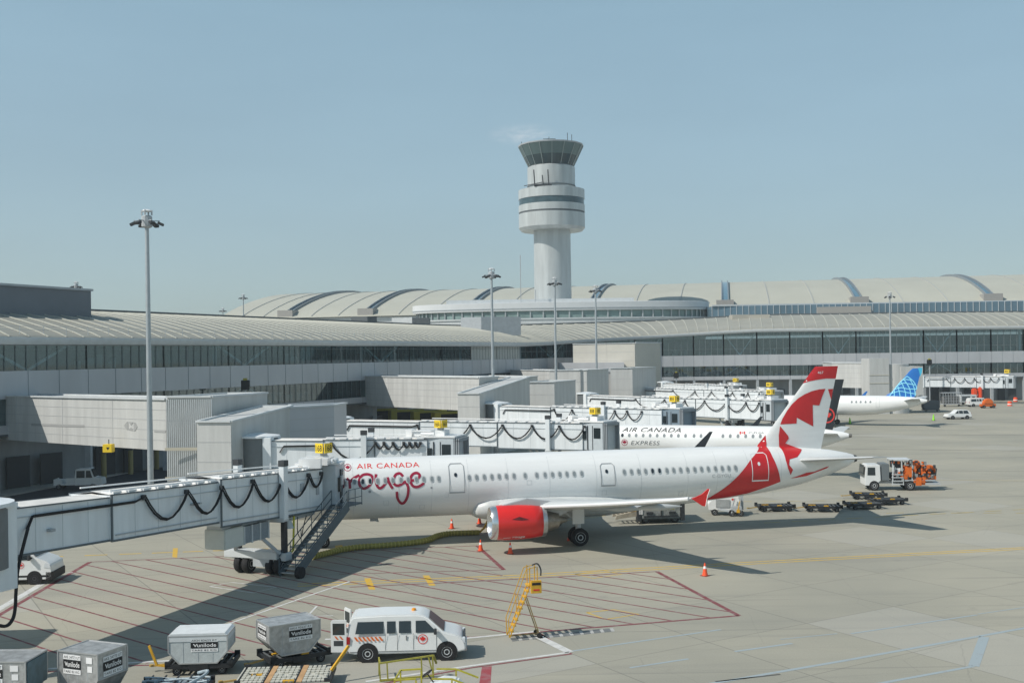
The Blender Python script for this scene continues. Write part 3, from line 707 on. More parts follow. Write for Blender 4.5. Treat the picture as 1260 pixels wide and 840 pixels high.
# second pier walkway and its block (gate with the rounded bridge)
a = P(590, 503, 146); b = P(444, 498, 170); z1 = 10.0
q2 = [(b.x, b.y), (a.x, a.y), (a.x+2.5, a.y+4), (b.x+2.5, b.y+4)]
wk2 = walkway('pale walkway in the middle distance, its left end crossed by a diagonal shadow', q2, 5.3, 9.75)
block('pale block at the outer end of the middle walkway beside a grey round entrance', 563, 590, 484.5, 484.5, 137, 136, (6.5, 17), 0, zback=1.6)
block('small flat roofed pale block right of the middle walkway', 647, 682, 470.5, 470.2, 158, 157, (3.5, 8), 0)
a = P(640, 470, 182); b = P(545, 463.8, 206)
walkway('second distant walkway behind the middle one, half in shade', [(b.x, b.y), (a.x, a.y), (a.x+3, a.y+4), (b.x+3, b.y+4)], 5.5, 9.0, group=None)
block('tall pale block behind the small flat roofed block', 676, 722, 455.5, 456, 190, 188, (4.5, 9), 0)
a = P(700, 458, 196); b = P(628, 452.5, 220)
walkway('furthest pale walkway ending at the tall pale block', [(b.x, b.y), (a.x, a.y), (a.x+3, a.y+5), (b.x+3, b.y+5)], 5.8, 9.7)
block('square pale block right of the tall pale block', 751, 778, 453, 453.2, 205, 204, (5.5, 9), 0)
block('low pale link block between two taller pale blocks', 741, 752, 457.5, 457.5, 207, 207, (3, 6), 0)
block('large cream wall block under the terminal eaves with a grey flank', 705, 781, 423.4, 422.4, 246, 240, (7.5, 14), 5.5, m=mat('cream_cladding', (.56, .54, .48), .6, noise=.06, scale=.3))
block('grey cladding block filling the corner between the two terminal wings', 782, 812, 422, 421, 243, 255, (2, 12), 0, m=PANEL)
rd_ = MB(); p0, p1 = P(688, 447, 245), P(768, 449, 238); 
uw = thing('corner_wall', 'dark grey recessed wall under the cream wall block', 'wall', (p0.x, p0.y, 0)); rd_.prismxy([(p0.x, p0.y), (p1.x, p1.y), (p1.x, p1.y+6), (p0.x, p0.y+6)], 5.6, 10.8); rd_.build('wall', PANEL, uw, world=True)
# right-hand walkway and round stair tower near the blue tail
a = P(1024, 470, 232); b = P(1075, 473, 222)
wkr = walkway('pale walkway bridge in front of the right terminal wing, leading to the round stair tower', [(a.x, a.y), (b.x, b.y), (b.x+2, b.y+4), (a.x+2, a.y+14)], 4.9, 13.0-3.0)
rt = P(1078, 450, 219)
strt = thing('round_stair_tower', 'pale round cornered stair tower just left of the blue tail fin', 'stair tower', (rt.x, rt.y, 0))
mb = MB(); mb.box(-2.0, 1.9, -2, 3, 0, 11.0); mb.build('wall', PANELL, strt); mb = MB(); mb.lathe([(2.9, 0), (2.9, 9.8)], (3.8, 1.0, 0), 24); mb.build('drum', PANELL, strt, smooth=True)
mb = MB(); mb.box(4.2, 8.5, -2.2, 4, 3.6, 9.3); mb.build('wall', PANELL, strt)
mb = MB(); [mb.box(-2.05, 1.95, -2.06, -1.99, z, z+.12) for z in (6, 7.6, 3)]; mb.build('flashing', mat('beige_trim', (.5, .47, .38)), strt)
# yellow-black bay guards under the middle walkway
for k, (px, py) in enumerate(((470, 517.5), (502, 513), (530, 509.5), (556, 507))):
    g_ = P(px, py, 178-4*k); w = thing('bay_guard', ['leftmost', 'second from left', 'third from left', 'rightmost'][k]+' of the yellow edged dark service openings under the middle walkway', 'loading bay', (g_.x, g_.y, 0), R(25), 'service bays under the middle walkway')
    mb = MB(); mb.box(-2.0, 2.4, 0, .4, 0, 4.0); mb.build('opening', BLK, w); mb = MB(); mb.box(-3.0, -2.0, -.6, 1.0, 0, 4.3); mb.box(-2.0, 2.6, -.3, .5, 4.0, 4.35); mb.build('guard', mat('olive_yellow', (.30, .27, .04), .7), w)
for k, (px, py) in enumerate(((128, 588), (161, 583), (193, 577))):
    g_ = G(px, py); w = thing('bay_bollard', ['tall yellow post beside the tug in the shade', 'middle tall yellow post against the shaded wall', 'tall yellow post against the shaded wall right of the light mast'][k], 'bollard', (g_.x, g_.y, 0), 0, 'yellow posts under the left walkway')
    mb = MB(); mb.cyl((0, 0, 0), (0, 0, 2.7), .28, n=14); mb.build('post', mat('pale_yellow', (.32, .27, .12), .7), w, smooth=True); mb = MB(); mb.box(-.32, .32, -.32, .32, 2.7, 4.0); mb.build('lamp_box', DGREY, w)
# ================================================================== LIGHT MASTS
def mast(label, px, ytop, ybase, d=None, zb=0, big=True):
    b_ = G(px, ybase) if d is None else P(px, ybase, d)
    if d is not None: b_.z = zb
    top = EYE-ray(px-2, ytop)[1]*b_.y; h = top-zb
    w = thing('light_mast', label, 'light mast', (b_.x, b_.y, zb), 0, 'apron flood light masts')
    k = 1.0
    mb = MB(); mb.cyl((0, 0, 0), (0, 0, h-.9), .25, .15, 14); mb.build('pole', mat('galvanised', (.42, .46, .48), .45, metal=.3, noise=.1), w, smooth=True)
    mb = MB(); mb.lathe([(.34, h-.62), (.38, h-.55), (.28, h-.46), (.1, h-.42)], (0, 0, 0), 18); mb.build('cap', WHITE, w, smooth=True)
    mb = MB()
    for a in range(0, 360, 90): mb.bar((.4*math.cos(R(a)), .4*math.sin(R(a)), h-.9), (.4*math.cos(R(a)), .4*math.sin(R(a)), h-.5), .1)
    mb.lathe([(.25, h-1.9), (.42, h-1.8), (.42, h-1.0), (.25, h-.9)], (0, 0, 0), 12)
    for a in range(10, 370, 60): mb.bar((.2*math.cos(R(a)), .2*math.sin(R(a)), h-1.35), (1.0*math.cos(R(a)), 1.0*math.sin(R(a)), h-1.35), .07)
    mb.build('head_frame', GREYP, w)
    for a in range(10, 370, 60):
        c, s_ = math.cos(R(a)), math.sin(R(a)); mb = MB(); x, y = 1.05*c, 1.05*s_
        mb.T = Matrix.Translation((x, y, h-1.55)) @ Matrix.Rotation(R(a), 4, 'Z') @ Matrix.Rotation(R(25), 4, 'Y')
        mb.box(-.22, .26, -.21, .21, -.13, .08); mb.build('floodlight', DARK, w, bevel=.03)
    return w
mast('tallest flood light mast, standing on the apron left of the ribbed stair tower', 185.5, 251, 597, 87)
mast('flood light mast behind the middle walkway block, first right of the skyline curve', 607, 326, 492, 150)
mast('flood light mast standing directly in front of the control tower shaft', 684.5, 338, 492, 186)
mast('flood light mast right of the control tower, in front of the cream wall block', 734.5, 348, 485, 205)
mast('flood light mast in front of the right terminal wing above the blue tail fin', 1096.5, 357, 485, 248)
mast('taller right one of two small masts poking over the left roof ridge', 299.8, 360, 400, 300)
mast('lower left of two small mast heads poking over the left roof ridge', 274.5, 377, 400, 360)
mast('flood light mast head just showing above the dark rooftop plant room', 94.5, 344, 400, 230)
# ================================================================== JET BRIDGES
CONC2 = mat('column_grey', (.33, .35, .36), .6, noise=.1)
CABG = mat('cab_cladding', (.50, .55, .58), .45, noise=.08)
def sign_face(parent, w, h, txt, M, shade=False):
    mb = MB(); mb.T = M; mb.box(-w/2, w/2, -.03, .03, 0, h); s = mb.build('sign_panel', SIGNY, parent, bevel=.008)
    if txt: text(txt, -w*.40, w*.40, h*.18, h*.82, 'lettering', BLK, s, lambda u, v: M @ Vector((u, -.036, v)), offs=.01)
    else:
        q = MB(); q.T = M
        for k in range(3): q.add([(-w*.32+k*w*.22, -.036, h*.25), (-w*.2+k*w*.22, -.036, h*.25), (-w*.2+k*w*.22, -.036, h*.75), (-w*.32+k*w*.22, -.036, h*.75)], [(0, 1, 2, 3)])
        q.build('lettering', BLK, s)
def jet_bridge(label, A, B, secs, colx, sup, cab, sign, signw=.7, rot_r=1.7, equip=True, fest=1.0, low=False, rot_z=None, cabm=None):
    """A rotunda, B cab end (x,y); secs: (x0,x1,zb0,zb1,h,w) in metres along it; sup: (x) of cable hangers"""
    ax, ay = B[0]-A[0], B[1]-A[1]; L_ = math.hypot(ax, ay); rz = math.atan2(ay, ax)
    w = thing('jet_bridge', label, 'jet bridge', (A[0], A[1], 0), rz, 'passenger jet bridges')
    z0, h0 = secs[0][2], secs[0][4]
    # rotunda
    mb = MB(); mb.lathe([(rot_r, z0-.35), (rot_r, z0+h0+.25)], (-rot_r*.7, 0, 0), 20); mb.build('rotunda', mat('rotunda_grey', (.17, .19, .20), .5, metal=.3, noise=.1), w, smooth=True)
    mb = MB(); mb.lathe([(rot_r*1.1, z0+h0+.25), (rot_r*1.1, z0+h0+.4), (.3, z0+h0+.6)], (-rot_r*.7, 0, 0), 20); mb.build('rotunda_roof', BRW, w, smooth=True)
    mb = MB(); mb.cyl((-rot_r*.7, 0, 0), (-rot_r*.7, 0, z0-.3), .38, n=14); mb.build('rotunda_column', CONC2, w, smooth=True)
    mb = MB(); mb.box(-.35, .35, -secs[0][5]/2-.25, secs[0][5]/2+.25, z0-.25, z0+h0+.3); mb.build('rotunda_frame', BRW, w, bevel=.03)
    for k, (x0, x1, za, zb, h, wd) in enumerate(secs):
        hw = wd/2
        mb = MB(); mb.add([(x0, -hw, za), (x1, -hw, zb), (x1, hw, zb), (x0, hw, za), (x0, -hw, za+h), (x1, -hw, zb+h), (x1, hw, zb+h), (x0, hw, za+h)],
            [(0,3,2,1),(4,5,6,7),(0,1,5,4),(1,2,6,5),(2,3,7,6),(3,0,4,7)])
        t = mb.build('tunnel', BRW, w)
        mb = MB()
        for s_ in (-1, 1):
            mb.bar((x0, s_*(hw+.03), za-.03), (x1, s_*(hw+.03), zb-.03), .08, .09); mb.bar((x0, s_*(hw+.02), za+h+.02), (x1, s_*(hw+.02), zb+h+.02), .06, .06)
            mb.bar((x0+.06, s_*(hw+.04), za), (x0+.06, s_*(hw+.04), za+h), .10, .06)
            if k < len(secs)-1: mb.bar((x1-.06, s_*(hw+.035), zb), (x1-.06, s_*(hw+.035), zb+h), .06, .05)
        mb.build('edge_trim', mat('trim_dark', (.10, .125, .14), .5), t)
        mb = MB(); n = max(2, int((x1-x0)/1.5))
        for s_ in (-1, 1):
            for j in range(1, n):
                f = j/n; mb.bar((x0+(x1-x0)*f, s_*(hw+.004), za+(zb-za)*f+.06), (x0+(x1-x0)*f, s_*(hw+.004), za+(zb-za)*f+h-.06), .02, .012)
            mb.bar((x0+.2, s_*(hw+.02), za+h*.80), (x1-.1, s_*(hw+.02), zb+h*.80), .05, .05)
        mb.build('panel_joint', mat('joint_pale2', (.46, .50, .52), .5), t)
        mb = MB(); n = max(3, int((x1-x0)/.8))
        mb.add([(x0+.05, -hw+.12, za+h+.03), (x1-.05, -hw+.12, zb+h+.03), (x1-.05, 0, zb+h+.16), (x0+.05, 0, za+h+.16), (x0+.05, hw-.12, za+h+.03), (x1-.05, hw-.12, zb+h+.03)], [(0, 1, 2, 3), (3, 2, 5, 4)])
        mb.build('roof_sheet', BRROOF, t)
        if k >= len(secs)-2 and equip:
            mb = MB(); n = max(3, int((x1-x0)/1.0))
            for j in range(n):
                f = (j+.5)/n; x = x0+(x1-x0)*f; z = za+(zb-za)*f+h
                mb.box(x-.28, x+.28, -hw+.02, -hw+.75, z+.06, z+.16)
            mb.bar((x0+.2, -hw+.2, za+h+.2), (x1-.2, -hw+.2, zb+h+.2), .06); mb.bar((x0+.4, hw-.3, za+h+.25), (x1-.2, hw-.3, zb+h+.25), .07)
            mb.build('roof_gear', WHITE, t)
    zt = lambda x: next((za+(zb-za)*(x-x0)/(x1-x0)+h for x0, x1, za, zb, h, wd in secs if x0 <= x <= x1), secs[-1][3]+secs[-1][4])
    yw = lambda x: next((wd/2 for x0, x1, za, zb, h, wd in secs[::-1] if x0 <= x <= x1), secs[-1][5]/2)
    # festoon cable
    pts = []
    if sup:
        x = 1.0; pts.append((x, -yw(x)-.08, zt(x)-.9)); pts.append((x+.3, -yw(x)-.08, zt(x)-.42)); pts.append((sup[0]-.6, -yw(sup[0])-.08, zt(sup[0])-.42))
        for i in range(len(sup)):
            pts.append((sup[i], -yw(sup[i])-.14, zt(sup[i])-.25))
            if i < len(sup)-1:
                a, b = sup[i], sup[i+1]; y = -max(yw(a), yw(b))-.16
                sg = min(1.25, .42*(b-a)+.15)*fest
                for f in (.1, .22, .36, .5, .64, .78, .9): 
                    pts.append((a+(b-a)*f, y, (zt(a)+(zt(b)-zt(a))*f)-.28-sg*(1-(2*f-1)**2)))
        mb = MB(); mb.tube(pts, .055*(1 if L_ < 26 else 1.3), 6)
        mb.tube([(p[0]+.06, p[1]-.05, p[2]+.05) for p in pts], .04, 5); c_ = mb.build('festoon_cable', RUB, w, smooth=True)
        for s_ in sup: mb = MB(); mb.box(s_-.1, s_+.1, -yw(s_)-.2, -yw(s_)-.02, zt(s_)-.36, zt(s_)-.14); mb.build('cable_hanger', DARK, c_)
    # lift column and bogie
    zc = zt(colx); hw = yw(colx); zb_ = zc-secs[-1][4]
    for s_ in (-1, 1):
        mb = MB(); mb.box(colx-.22, colx+.22, s_*(hw+.25)-.18, s_*(hw+.25)+.18, zb_-.15, zc+.75); c_ = mb.build('lift_column', BRW, w, bevel=.02)
        mb = MB(); mb.box(colx-.24, colx+.24, s_*(hw+.25)-.2, s_*(hw+.25)+.2, zc+.45, zc+.8); mb.build('column_cap', DARK, c_)
        mb = MB(); mb.box(colx-.16, colx+.16, s_*(hw+.25)-.13, s_*(hw+.25)+.13, 1.0, zb_); mb.build('lift_leg', mat('leg_black', (.03, .032, .035), .4), c_)
    mb = MB(); mb.box(colx-.35, colx+.35, -hw-.55, hw+.55, .85, 1.3); mb.box(colx-.6, colx+.3, -hw-.1, hw+.9, .95, 1.4); mb.box(colx-.3, colx+.3, -hw-.4, hw+.4, zb_-.3, zb_-.05)
    bo = mb.build('bogie_beam', LGREY, w, bevel=.03)
    mb = MB(); mb.bar((colx-.3, -hw-.2, 1.2), (colx-2.4, -hw*.4, zb_-.05), .18); mb.bar((colx-.3, hw+.2, 1.2), (colx-2.4, hw*.4, zb_-.05), .18); mb.box(colx-.6, colx+.6, -.9, .2, .5, .95)
    mb.cyl((colx-.1, -.9, .9), (colx-.1, -1.5, .9), .25, n=10); mb.build('brace', GREYP, bo)
    for s_ in (-1, 1):
        for q in (-.28, .28): wheel(bo, colx-.1, s_*(hw-.25)+q, .55, .38, 'y', GREYP)
    # cab
    cx0, cx1, cw, cz0, cz1, crot = cab[:6]; cyo = cab[6] if len(cab) > 6 else 0
    M = Matrix.Translation((cx0, 0, 0)) @ Matrix.Rotation(crot, 4, 'Z') @ Matrix.Translation((0, cyo, 0)); Lc = cx1-cx0
    cm_ = cabm or CABG
    mb = MB(); mb.T = M; mb.prismxy([(-.1, -cw*.42), (Lc*.55, -cw*.5), (Lc, -cw*.5), (Lc, cw*.5), (Lc*.5, cw*.5), (-.1, cw*.42)], cz0, cz1); cb = mb.build('cab', cm_, w, bevel=.03)
    mb = MB(); mb.T = M; mb.box(.1, Lc+.1, -cw*.52, cw*.52, cz1+.02, cz1+.14); mb.build('cab_roof', WHITE, cb)
    mb = MB(); mb.T = M; mb.box(Lc*.62, Lc*.9, -cw*.5-.03, -cw*.5+.02, cz0+1.2, cz1-.5); mb.build('cab_window', CARG, cb); mb = MB(); mb.T = M; mb.box(Lc*.15, Lc*.28, -cw*.5-.02, -cw*.4, cz0+1.1, cz1-.8); mb.build('cab_window', CARG, cb)
    mb = MB(); mb.T = M; mb.box(Lc*.34, Lc*.36, -cw*.5-.04, -cw*.4, cz0+.1, cz1-.3); mb.box(Lc*.56, Lc*.58, -cw*.5-.04, -cw*.4, cz0+.1, cz1-.3); mb.box(0, Lc, -cw*.5-.05, -cw*.42, cz0-.06, cz0+.06); mb.build('door_frame', DARK, cb)
    # folding canopy towards the aircraft
    mb = MB(); mb.T = M
    for j in range(3):
        x = Lc+.16*j; k_ = 1-.02*j
        mb.box(x, x+.1, -cw*.5*k_, cw*.5*k_, cz1-.25-.03*j, cz1+.02-.03*j); mb.box(x, x+.1, -cw*.5*k_, -cw*.5*k_+.18, cz0, cz1-.2); mb.box(x, x+.1, cw*.5*k_-.18, cw*.5*k_, cz0, cz1-.2)
    mb.build('canopy', mat('canopy_fabric', (.27, .30, .32), .85), cb)
    mb = MB(); mb.T = M
    mb.box(-.9, .3, -cw*.3, cw*.35, cz1+.1, cz1+.5); mb.box(Lc*.3, Lc*.6, -cw*.2, cw*.3, cz1+.14, cz1+.55); mb.cyl((-.2, -cw*.4, cz1+.3), (.9, -cw*.4, cz1+.3), .12, n=8); mb.bar((-1.6, -cw*.34, cz1+.55), (.6, -cw*.34, cz1+.5), .08); mb.box(-1.7, -1.2, -cw*.2, cw*.2, cz1, cz1+.6)
    mb.build('roof_unit', WHITE, cb)
    # sign on its post
    px_, py_, sz = Lc*.45, -cw*.1, cz1+.75
    mb = MB(); mb.T = M; mb.box(px_-.2, px_+.2, py_-.2, py_+.2, cz1+.1, sz+signw*.9); sp = mb.build('sign_post', GREYP, w)
    ang = -rz-crot
    for a_ in (-36, 54):
        Ms = M @ Matrix.Translation((px_, py_, sz)) @ Matrix.Rotation(ang+R(a_), 4, 'Z') @ Matrix.Translation((0, -signw*.60, 0))
        sign_face(sp, signw, signw*.92, sign, Ms)
    return w, M
# main bridge 168
jbm, CM = jet_bridge('nearest jet bridge, number 168, long white tunnel reaching to the red tailed airliner', (-22.4, 46.5), (-13.2, 70.2),
    [(0, 6.3, 4.59, 4.31, 1.97, 2.3), (6.1, 14.6, 4.28, 3.93, 2.12, 2.45), (14.4, 25.0, 3.69, 3.19, 2.52, 2.7)], 20.2,
    [8.3, 11.6, 14.4, 17.3, 20.2, 23.2, 24.7], (24.9, 26.8, 2.8, 3.1, 5.9, R(20), -.9), '168', .68, rot_r=1.9)
W2 = root_matrix(jbm)
mb = MB(); mb.box(-3.4, .1, -1.62, -1.45, 3.3, 6.75); mb.box(-3.4, .1, -1.7, -1.4, 6.7, 6.9); mb.build('rotunda_panel', BRW, jbm, bevel=.02)
def hang(pts, r, name, m, parent, n=6): mb = MB(); mb.tube(smoothpts(pts, 6), r, n); return mb.build(name, m, parent, smooth=True)
hang([(1.0, -1.3, 5.65), (.8, -1.4, 5.4), (.45, -1.45, 4.6), (.2, -1.5, 3.9), (.05, -1.55, 3.1), (-.1, -1.65, 2.5), (-.4, -1.8, 2.1), (-.9, -1.9, 1.95), (-1.7, -1.9, 2.3)], .075, 'drop_cable', RUB, jbm)
# cooling unit under the outer tunnel
mb = MB(); mb.box(14.9, 16.7, -1.25, .1, 2.3, 3.4); u_ = mb.build('cooling_unit', mat('unit_cream', (.60, .62, .58), .45, noise=.06), jbm, bevel=.05)
mb = MB(); mb.box(16.7, 19.2, -1.2, .1, 2.35, 3.3); mb.build('cooling_grille', mat('unit_grille', (.25, .29, .32), .6, noise=.2, scale=12), u_)
mb = MB(); [mb.box(x-.05, x+.05, -1.26, -1.18, 2.31, 3.34) for x in (16.75, 17.5, 18.3, 19.15)]; mb.box(15.0, 15.8, -1.0, .0, 3.4, 3.75); mb.box(17.0, 18.5, -.9, .0, 3.3, 3.5); mb.build('cooling_frame', LGREY, u_)
mb = MB(); mb.bar((21.9, -1.2, 3.2), (21.7, -1.25, 1.2), .09); mb.bar((21.75, -1.25, 1.2), (21.2, -1.3, 1.0), .08); mb.build('yellow_hose', mat('lime_yellow', (.62, .60, .04), .5), jbm)
mb = MB(); mb.cyl((21.6, -1.0, 3.0), (21.6, -1.0, 2.5), .18, .32, 12); mb.box(21.0, 24.6, -1.0, 1.0, 2.9, 3.12); mb.build('under_gear', LGREY, jbm)
hang([(22.3, -1.2, 3.1), (22.2, -1.25, 2.2), (22.5, -1.3, 1.8), (22.9, -1.25, 2.5), (23.3, -1.2, 3.0)], .03, 'loose_cable', RUB, jbm)
mb = MB()
for x, z, w_, h_ in ((2.2, 5.3, .25, .12), (12.0, 5.15, .3, .1), (12.6, 5.15, .15, .08), (22.4, 4.6, .35, .5), (24.2, 4.2, .3, .6)): mb.box(x, x+w_, -1.42, -1.14, z, z+h_)
mb.bar((6.4, -1.27, 4.5), (14.2, -1.27, 4.2), .05); mb.bar((14.6, -1.40, 3.95), (24.6, -1.40, 3.45), .06)
mb.build('conduit', GREYP, jbm)
mb = MB(); mb.T = CM
mb.bar((.2, -1.75, 3.05), (1.8, -1.75, 3.05), .06); mb.bar((.2, -1.75, 4.1), (1.8, -1.75, 4.1), .05); [mb.bar((x, -1.75, 3.0), (x, -1.75, 4.1), .045) for x in (.2, .75, 1.3, 1.8)]
mb.box(.5, .9, -1.52, -1.4, 4.6, 5.2); mb.cyl((1.5, -1.6, 4.4), (1.5, -1.6, 4.75), .12, n=10)
mb.build('cab_guard_rail', LGREY, jbm)
# service stair
top = Vector((-10.5, 69.0, 3.3)); bot = Vector((-12.75, 63.75, .12)); W2i = W2.inverted(); tl_ = W2i @ top; bl_ = W2i @ bot
d2 = (bot-top); d2h = Vector((d2.x, d2.y, 0)).normalized(); side = Vector((d2h.y, -d2h.x, 0))   # to the left when looking down
if side.x > 0: side = -side
STG = mat('stair_steel', (.10, .14, .165), .5, metal=.3, noise=.2); mb = MB()
for q in (0, 1.15):
    mb.bar(tuple(top+side*q), tuple(bot+side*q), .07, .34)
mb.bar(tuple(top-side*.08+Vector((0, 0, .15))), tuple(bot-side*.08+Vector((0, 0, .15))), .05, .62)
st = mb.build('service_stair', STG, jbm, world=True)
mb = MB()
for k in range(17):
    p = top+(bot-top)*((k+.5)/17); a = p+side*.05; b = p+side*1.1; mb.bar(tuple(a), tuple(b), .26, .04)
mb.build('stair_tread', mat('tread_galv', (.50, .52, .52), .5, metal=.4), st, world=True)
mb = MB()
for q in (0, 1.15):
    for hgt in (.55, 1.05): mb.bar(tuple(top+side*q+Vector((0, 0, hgt))), tuple(bot+side*q+Vector((0, 0, hgt))), .045)
    for k in range(6): p = top+(bot-top)*(k/5)+side*q; mb.bar(tuple(p), tuple(p+Vector((0, 0, 1.05))), .045)
pl = [top+side*1.2, top-side*.1, top-side*.1-d2h*1.6, top+side*1.2-d2h*1.6]
for hgt in (.55, 1.1):
    mb.bar(tuple(pl[1]+Vector((0, 0, hgt))), tuple(pl[2]+Vector((0, 0, hgt))), .045)
for p in (pl[1], pl[2], (pl[1]+pl[2])/2): mb.bar(tuple(p), tuple(p+Vector((0, 0, 1.1))), .045)
mb.build('stair_handrail', STG, st, world=True)
mb = MB(); mb.prismxy([(p.x, p.y) for p in pl], 3.36, 3.46); mb.build('stair_landing', STG, st, world=True)
wl = MB(); c0 = bot-side*.25+Vector((0, 0, .12)); wl.cyl(tuple(c0-Vector((side.x, side.y, 0))*.2+Vector((0, 0, .08))), tuple(c0+side*.12+Vector((0, 0, .08))), .34, n=18); wl.build('stair_wheel', RUB, st, world=True, smooth=True)
# walkway joining the rotunda to the pier on the camera side, off frame left
walkway('fixed grey walkway joining the nearest jet bridge at the left edge', [(-60, 44.5), (-27.5, 46.2), (-27.8, 49.4), (-60, 47.6)], 3.7, 6.6, PANELL, group=None, seams=False)
def std_bridge(label, pa, da, pb, db, colf, sups, sign, ztop=6.0, cabpx=None, signw=.75, yshift=0, crot=-.2, cabm=None):
    """px positions of the two ends, with their distances"""
    A = ((pa-CX)/FPX*da, da); B = ((pb-CX)/FPX*db, db)
    # account for roll (small): use true rays at tunnel height
    A = P(pa, 520, da); B = P(pb, 520, db); A = (A.x, A.y); B = (B.x, B.y)
    L_ = math.hypot(B[0]-A[0], B[1]-A[1]); h = 2.5
    def f2x(px):   # px on the bridge -> metres along
        u = ray(px, 510)[0]; dx, dy = (B[0]-A[0])/L_, (B[1]-A[1])/L_; return (u*A[1]-A[0])/(dx-u*dy)
    zb = ztop-h
    secs = [(0, L_*.36, zb+.25, zb+.2, h-.35, 2.4), (L_*.35, L_*.68, zb+.12, zb+.08, h-.18, 2.6), (L_*.67, L_, zb-.05, zb-.1, h, 2.85)]
    return jet_bridge(label, A, B, secs, f2x(colf), [f2x(s_) for s_ in sups], (L_-.1, L_+2.5, 2.7, zb-.15, ztop+.05, crot), sign, signw, rot_r=1.55, cabm=cabm)
std_bridge('second jet bridge, just behind the nose of the large airliner, with tightly looped cables', 334, 88.8, 528, 88, 452, [412, 466, 476, 487, 500, 507, 514, 520], '166A', 6.25, signw=.66)
std_bridge('third jet bridge, long grey tunnel above the fuselage ending at the express airliner', 424, 117, 722, 107, 681, [520, 549, 585, 625, 661, 694, 725], '', 6.1, signw=.7)
std_bridge('fourth jet bridge with a dark blue cab end, just behind the third bridge', 619, 138, 822, 123.5, 752, [690, 712, 741, 765, 780, 798], '', 6.45, crot=-.1, cabm=mat('cab_blue_grey', (.20, .26, .31), .5))
std_bridge('fifth jet bridge, its cable hanging in four wide loops left of the red tail', 728, 177, 944, 149, 904.5, [790, 826, 851, 876, 903, 927, 943], '', 6.1)
std_bridge('sixth jet bridge directly behind the fifth one, its cable in spaced peaks', 755, 220, 945, 182, 903, [836, 863, 884, 910, 929, 943], '', 6.1)
std_bridge('seventh jet bridge, the furthest of the left group, only its white roof showing', 822, 238, 905, 214, 879, [], '', 6.1)
std_bridge('far jet bridge at the right edge in front of the dark lower terminal windows', 1136, 258, 1234, 252, 1208.6, [1165, 1175, 1187, 1199, 1209, 1219, 1229], '', 6.1, signw=.95)
